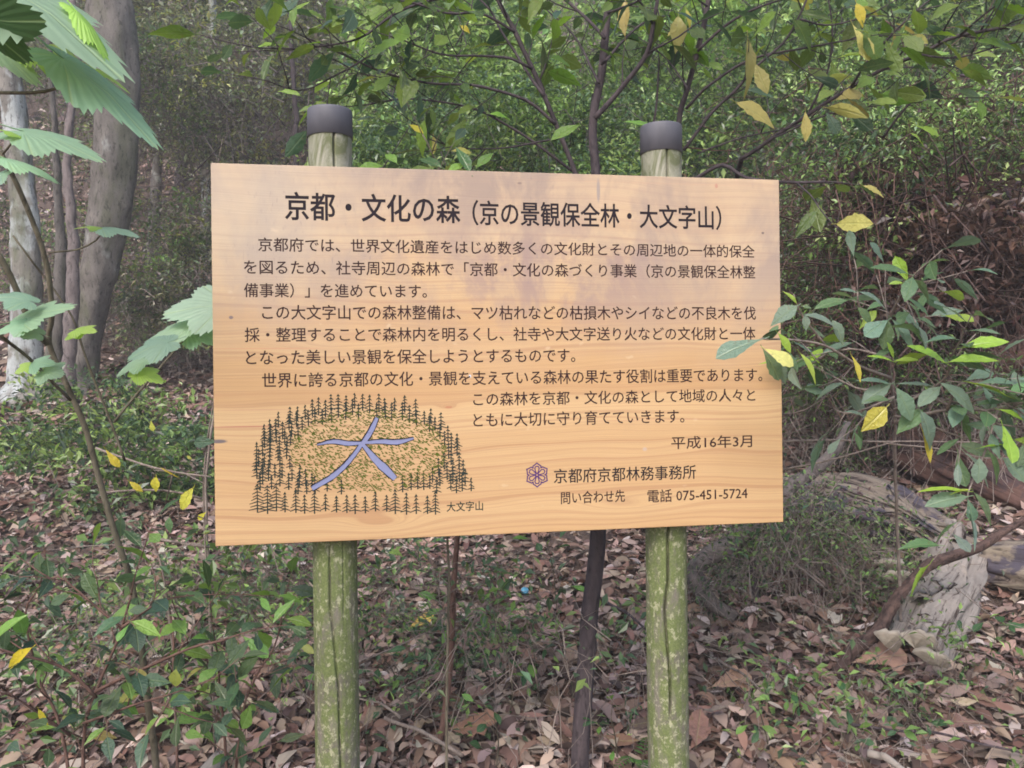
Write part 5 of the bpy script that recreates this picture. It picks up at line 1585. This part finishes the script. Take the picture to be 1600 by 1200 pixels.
for px0, py0, px1, py1, d0, d1, r0, r1, mt, lab, nm in ((240, 1100, 165, 1200, 1.95, 1.75, .030, .034, 'grey_wood', 'cut grey log lying at the bottom edge beside the maple sapling', 'cut_log'), (345, 1045, 275, 1110, 2.15, 2.0, .020, .024, 'grey_wood', 'half buried grey log behind the small shrub', 'cut_log'),
                                                        (-20, 1180, 60, 1105, 1.75, 1.9, .008, .006, 'dead_twig', 'straight dead stick at the bottom left corner', 'fallen_stick'), (60, 1185, 200, 1065, 1.75, 2.0, .007, .004, 'dead_twig', 'long dead stick beside the cut grey log', 'fallen_stick'),
                                                        (600, 1030, 722, 1110, 2.3, 2.15, .005, .005, 'dead_twig', 'pale broken stick leaning past the thin red stem', 'fallen_stick'), (560, 1015, 625, 1045, 2.4, 2.3, .003, .004, 'dead_twig', 'short thin stick right of the left post', 'fallen_stick'),
                                                        (1122, 985, 1200, 1090, 2.5, 2.3, .004, .003, 'dead_twig', 'thin arching twig right of the right post', 'fallen_stick'), (950, 880, 1010, 950, 2.9, 2.7, .005, .003, 'dark_bark', 'dark twig between the slim dark tree and the right post', 'fallen_stick'),
                                                        (1355, 1145, 1410, 1175, 2.1, 2.05, .010, .008, 'grey_wood', 'short pale stick below the stump at the bottom right', 'fallen_stick'), (1330, 1105, 1600, 1150, 2.2, 2.1, .004, .003, 'dark_bark', 'long dark twig across the litter at the bottom right', 'fallen_stick'),
                                                        (1110, 1180, 1140, 1100, 1.95, 2.1, .006, .004, 'grey_wood', 'grey crooked stick beside the foot of the right post', 'fallen_stick'), (830, 960, 905, 985, 2.7, 2.6, .0025, .002, 'dead_twig', 'thin pale twig left of the slim dark tree', 'fallen_stick'),
                                                        (640, 1080, 760, 1020, 2.4, 2.5, .003, .002, 'dead_twig', 'thin twig lying across the red stem foot', 'fallen_stick'), (560, 920, 760, 880, 2.6, 2.9, .003, .002, 'dead_twig', 'long thin twig just below the board beside the left post', 'fallen_stick')):
    p0, p1 = at(px0, py0, d0), at(px1, py1, d1)
    for p in (p0, p1):
        g = ground_z(p.x, p.y) + r0 * .7 + .02
        p.z = g + max(0, min(.05, p.z - g))
    th = thing(nm, lab, 'log' if nm == 'cut_log' else 'stick', (p0 + p1) / 2)
    if nm == 'cut_log':
        link_log('log_body', log_mesh('log_body', [p0, p0.lerp(p1, .5), p1], [r0, r0 * 1.05, r1], M[mt], 24, .10, px0), th)
    else:
        mid = p0.lerp(p1, .5) + Vector((0, 0, .012))
        mb = MB(); P = smooth_path([p0, p0.lerp(p1, .3) + Vector((.008, 0, .004)), mid, p1], .02, .005, px0); n = len(P)
        mb.tube(P, [r0 + (r1 - r0) * i / n for i in range(n)], 8, rough=.2); link('wood', mb.mesh('wood', M[mt]), th)

# small blue bottle cap on the litter
d = 1.5
while d < 7:
    p = at(820, 932, d)
    if p.z <= ground_z(p.x, p.y) + .03: break
    d += .02
m, t, b, out = new_mat('blue_plastic'); NT(t).put(b.inputs['Base Color'], (0.10, 0.32, 0.48, 1)); b.inputs['Roughness'].default_value = .4
v, f = [], []; SD = 24
for r_, z_ in ((0.0, .010), (.012, .010), (.0138, .008), (.014, 0), (.0125, 0), (.0125, .008)):
    for s in range(SD): a = 2 * math.pi * s / SD; v.append((r_ * math.cos(a), r_ * math.sin(a), z_))
for i in range(5):
    for s in range(SD): f.append((i * SD + s, i * SD + (s + 1) % SD, (i + 1) * SD + (s + 1) % SD, (i + 1) * SD + s))
cap = link('bottle_cap', mesh('bottle_cap', v, f, m), None, (p.x, p.y, ground_z(p.x, p.y) + .045)); cap.rotation_euler = (.7, .2, 0)
tag(cap, 'tiny blue bottle cap lying in the leaf litter under the board', 'bottle cap')

# ------------------------------------------------------------------ ferns
def fern(px, py, d, label, n_fr, L, seed):
    random.seed(seed); p = at(px, py, d); p.z = ground_z(p.x, p.y) + .02
    th = thing('fern', label, 'fern', p)
    for k in range(n_fr):
        a = random.uniform(0, 6.28) if n_fr > 3 else -1.57 + (k - 1) * .8
        dv = Vector((math.cos(a), math.sin(a), 0)); base = p
        mb = MB(); P = []
        for i in range(12):
            u = i / 11; P.append(base + dv * L * u * .85 + Vector((0, 0, L * (.9 * u - .75 * u * u))))
        mb.tube(P, [.0012] * 12, 4)
        link('frond', mb.mesh('frond', M['stem']), th)
        fv = []
        for i in range(2, 12):
            u = i / 11; t_ = (P[i] - P[i - 1]).normalized(); s_ = t_.cross(Vector((0, 0, 1))).normalized()
            for sg in (-1, 1):
                add_leaf(th, 'fern', P[i], P[i] + (s_ * sg + t_ * .5).normalized() * L * .26 * (1 - u * .75), Vector((0, -.2, 1)), jit((.07, .16, .04)), name='leaflet')


fern(1003, 1185, 2.15, 'small fern between the slim dark tree and the right post', 4, .14, 5)
fern(45, 770, 4.6, 'fern growing on the slope below the pale blotched trunk', 7, .30, 6)
fern(110, 690, 5.0, 'long leaved fern tuft at the foot of the pale blotched trunk', 7, .32, 7)
fern(1085, 1195, 2.1, 'tiny fern at the right side of the right post foot', 3, .10, 8)

# ------------------------------------------------------------------ added volume lifting the background darks like lens glare
m = bpy.data.materials.new('glare_haze'); m.use_nodes = True; t = m.node_tree
for n_ in list(t.nodes): t.nodes.remove(n_)
out = t.nodes.new('ShaderNodeOutputMaterial'); pv_ = t.nodes.new('ShaderNodeVolumePrincipled')
pv_.inputs['Color'].default_value = (0.90, 0.91, 0.95, 1); pv_.inputs['Density'].default_value = 0.007; pv_.inputs['Anisotropy'].default_value = 0.0
t.links.new(pv_.outputs[0], out.inputs['Volume'])
hx, hy0, hy1, hz0, hz1 = 50, -6, 64, -2.5, 46
hv = [(x_, y_, z_) for x_ in (-hx, hx) for y_ in (hy0, hy1) for z_ in (hz0, hz1)]
tag(link('glare_haze', mesh('glare_haze', hv, [(0, 1, 3, 2), (4, 6, 7, 5), (0, 4, 5, 1), (2, 3, 7, 6), (0, 2, 6, 4), (1, 5, 7, 3)], m, False)), 'thin added veil that lifts the dark tones among the trees', 'glare_haze', kind='stuff')

# ------------------------------------------------------------------ undergrowth masses
def bush_cloud(name, label, centers, n, lsize, cols, weights=None, twigs=0, clump=.10, aspect=.45, flat=.35, seed=1, twig_mat='dark_bark', twig_len=(.3, .8), tr=.004):
    """centers: list of (x, y, z, rx, ry, rz, share)"""
    global rng
    rng = np.random.default_rng(seed)
    parts = []; tw = MB(); random.seed(seed)
    tot = sum(c[6] for c in centers)
    for c in centers:
        k = int(n * c[6] / tot); nc = max(6, k // 26)
        dirs = rand_dirs(nc); rad = rng.random(nc) ** (1 / 2.2)
        cc = np.array(c[:3]) + dirs * rad[:, None] * np.array(c[3:6])
        idx = rng.integers(0, nc, k)
        pos = cc[idx] + rng.normal(size=(k, 3)) * clump * np.array([1, 1, .55])
        gz_ = np.interp(pos[:, 1], _gy, _gz) + .03
        pos[:, 2] = np.maximum(pos[:, 2], gz_ + rng.random(k) * .08)
        ax = rand_dirs(k, .3) + np.array([0, 0, -.15]); nr = rng.normal(size=(k, 3)) * flat + np.array([0, -.25, 1])
        L = lsize * rng.uniform(.55, 1.35, k)
        cl = palette(cols, nc, .25, weights)[idx] * rng.uniform(.7, 1.3, (k, 1))
        parts.append(leaf_cloud(pos, ax, nr, L, L * aspect * rng.uniform(.8, 1.2, k), cl, curl=.15))
        for q in range(int(twigs * c[6] / tot)):
            j = rng.integers(0, nc); e_ = Vector(cc[j]); L2 = random.uniform(*twig_len)
            s0 = e_ + Vector((random.gauss(0, .45), random.gauss(0, .3), random.gauss(-.5, .45))).normalized() * L2
            s0.z = max(s0.z, float(np.interp(s0.y, _gy, _gz)) + .02)
            k0 = tr * random.uniform(.5, 1.2); w_ = L2 * .09
            m1, m2, m3 = (s0.lerp(e_, u_) + Vector((random.gauss(0, w_), random.gauss(0, w_), random.gauss(0, w_))) for u_ in (.28, .52, .78))
            tw.tube([s0, m1, m2, m3, e_], [k0, k0 * .85, k0 * .7, k0 * .5, k0 * .25], 3, cap=False)
    V, F, C = join(parts)
    o = tag(link(name, mesh(name, V, F, M['foliage'], False, C)), label, name.replace('_', ' '), kind='stuff')
    if twigs:
        tag(link('twigs', tw.mesh('twigs', M[twig_mat]), o), kind='stuff')
    return o


def row(px0, px1, py0, py1, d0, d1, n, r_, sh=1.0, seed=0):
    rr = random.Random(seed); out = []
    for i in range(n):
        px = px0 + (px1 - px0) * (i + rr.random()) / n; py = rr.uniform(py0, py1); d = rr.uniform(d0, d1)
        p = at(px, py, d); out.append((p.x, p.y, p.z, r_ * rr.uniform(.7, 1.3), r_ * rr.uniform(.7, 1.2), r_ * rr.uniform(.6, 1.1), sh))
    return out


MID = [(0.13, 0.21, 0.06), (0.17, 0.27, 0.08), (0.10, 0.17, 0.08), (0.27, 0.38, 0.12), (0.07, 0.115, 0.06)]
BRT = [(0.33, 0.48, 0.15), (0.22, 0.35, 0.12), (0.45, 0.58, 0.24), (0.15, 0.25, 0.11)]  # bright leaf colours stand in for sky glimpses through the foliage
DULL = [(0.19, 0.22, 0.12), (0.14, 0.18, 0.11), (0.26, 0.27, 0.18), (0.12, 0.115, 0.11), (0.32, 0.34, 0.12), (0.19, 0.16, 0.15)]
DARK = [(0.055, 0.095, 0.04), (0.08, 0.135, 0.05), (0.04, 0.065, 0.035), (0.15, 0.25, 0.06), (0.085, 0.05, 0.055), (0.22, 0.34, 0.11)]
bush_cloud('undergrowth', 'bright green small leaved undergrowth on the slope between and above the posts', row(560, 1100, -60, 230, 5.0, 8.5, 22, .5, 1, 1), 36000, .055, MID[:2] + BRT + BRT, None, 500, .09, seed=2)
bush_cloud('undergrowth', 'yellow green foliage, brightened in its colour, far up the slope above the board', row(450, 1400, -200, 60, 11, 17, 22, 1.4, 1, 2), 48000, .11, BRT + [(0.26, 0.40, 0.09), (.2, .28, .07)], None, 150, .25, seed=3, tr=.012, twig_len=(.8, 2))
bush_cloud('undergrowth', 'low dense shrubbery of small leaves behind the top edge of the board', row(560, 1010, 170, 300, 3.6, 5.0, 14, .30, 1, 3), 30000, .032, MID + [(.05, .10, .05)], None, 200, .06, seed=4, tr=.003)
bush_cloud('undergrowth', 'dull twiggy undergrowth on the slope left of the left post', row(170, 520, -60, 290, 8.5, 12.5, 22, .75, 1, 4), 42000, .066, DULL + [(.30, .36, .22)], None, 800, .14, seed=5, twig_mat='mauve_bark', tr=.006, twig_len=(.5, 1.4))
bush_cloud('undergrowth', 'dull distant foliage high on the left slope', row(-60, 560, -260, 60, 13, 19, 18, 1.5, 1, 5), 34000, .12, DULL + BRT[:1], None, 300, .3, seed=6, twig_mat='dead_twig', tr=.012, twig_len=(1, 2.4))
bush_cloud('undergrowth', 'dark purplish thicket of tiny leaves right of the board', row(1180, 1620, 250, 520, 3.7, 5.2, 22, .38, 1, 6), 44000, .024, DARK + [(.07, .12, .04)], None, 1500, .07, seed=7, twig_mat='red_bark', tr=.0035, twig_len=(.2, .7))
bush_cloud('undergrowth', 'leafy thicket of small bright leaves at the upper right', row(1300, 1650, 120, 330, 3.6, 5.0, 16, .36, 1, 7), 20000, .032, DARK + BRT, None, 500, .07, seed=8, twig_mat='red_bark', tr=.0035)
bush_cloud('undergrowth', 'tall green foliage filling the slope behind the upper right branches', row(1080, 1700, -150, 280, 5.5, 9, 26, .75, 1, 8), 46000, .060, MID + DARK[:2] + BRT, None, 400, .13, seed=9)
bush_cloud('undergrowth', 'tangle of fine dead twigs and tiny leaves between the right post and the stump', row(1110, 1470, 790, 1010, 2.6, 3.3, 20, .16, 1, 9), 9000, .018, DARK + MID[:2], None, 1000, .08, seed=10, twig_mat='dead_twig', tr=.0016, twig_len=(.1, .4))
bush_cloud('undergrowth', 'tangle of fine twigs and leaves above the rotten log right of the board', row(1220, 1600, 560, 700, 3.4, 4.4, 14, .22, 1, 10), 12000, .022, DARK + MID[:2], None, 800, .06, seed=11, twig_mat='dead_twig', tr=.002, twig_len=(.2, .5))
bush_cloud('undergrowth', 'patchy low green plants on the slope left of the board', row(0, 330, 600, 780, 3.8, 5.6, 22, .20, 1, 11), 6500, .045, MID + [(.05, .09, .05)], None, 160, .07, seed=12, tr=.002, twig_len=(.1, .3))
bush_cloud('undergrowth', 'low green plants around the trunks left of the board', row(200, 340, 330, 560, 6.5, 8.5, 14, .3, 1, 12), 7000, .05, DULL + MID[:3], None, 400, .08, seed=13, twig_mat='dead_twig', tr=.003)
bush_cloud('undergrowth', 'thin twigs and small green leaves in the litter around the left post', row(360, 800, 850, 1150, 2.2, 3.2, 20, .12, 1, 13), 1500, .028, MID + [(.05, .10, .05)], None, 330, .05, seed=14, twig_mat='dead_twig', tr=.0016, twig_len=(.1, .4))
bush_cloud('undergrowth', 'thin twigs and small leaves in the litter at the lower right corner', row(1180, 1620, 1000, 1190, 2.0, 2.6, 12, .10, 1, 14), 500, .026, MID, None, 160, .05, seed=15, twig_mat='dead_twig', tr=.0015, twig_len=(.1, .35))
bush_cloud('undergrowth', 'olive foliage and twigs covering the slope between the left trunks and the board', row(-40, 345, 60, 480, 7.0, 9.0, 26, .42, 1, 21), 17000, .05, DULL + MID[:3], None, 900, .10, seed=22, twig_mat='mauve_bark', tr=.004, twig_len=(.3, .9))
bush_cloud('undergrowth', 'mixed low green plants and twigs along the bottom left of the slope', row(-20, 480, 800, 1190, 1.9, 3.3, 26, .15, 1, 22), 2600, .034, MID + [(.08, .14, .09)], None, 420, .06, seed=23, twig_mat='dead_twig', tr=.0018, twig_len=(.12, .4))
bush_cloud('undergrowth', 'scattered small green plants and twigs on the litter between and right of the posts', row(560, 1330, 850, 1190, 2.0, 3.4, 26, .13, 1, 23), 1100, .032, MID + [(.08, .15, .08)], None, 420, .05, seed=24, twig_mat='dead_twig', tr=.0016, twig_len=(.12, .45))
bush_cloud('undergrowth', 'withered red brown leaves hanging in the dark thicket at the right edge', row(1390, 1640, 290, 520, 3.5, 4.4, 12, .24, 1, 31), 6500, .055, [(0.10, 0.055, 0.048), (0.15, 0.085, 0.07), (0.07, 0.04, 0.04), (0.20, 0.13, 0.11)], None, 700, .08, seed=32, twig_mat='rust_bark', tr=.005, twig_len=(.3, .9))
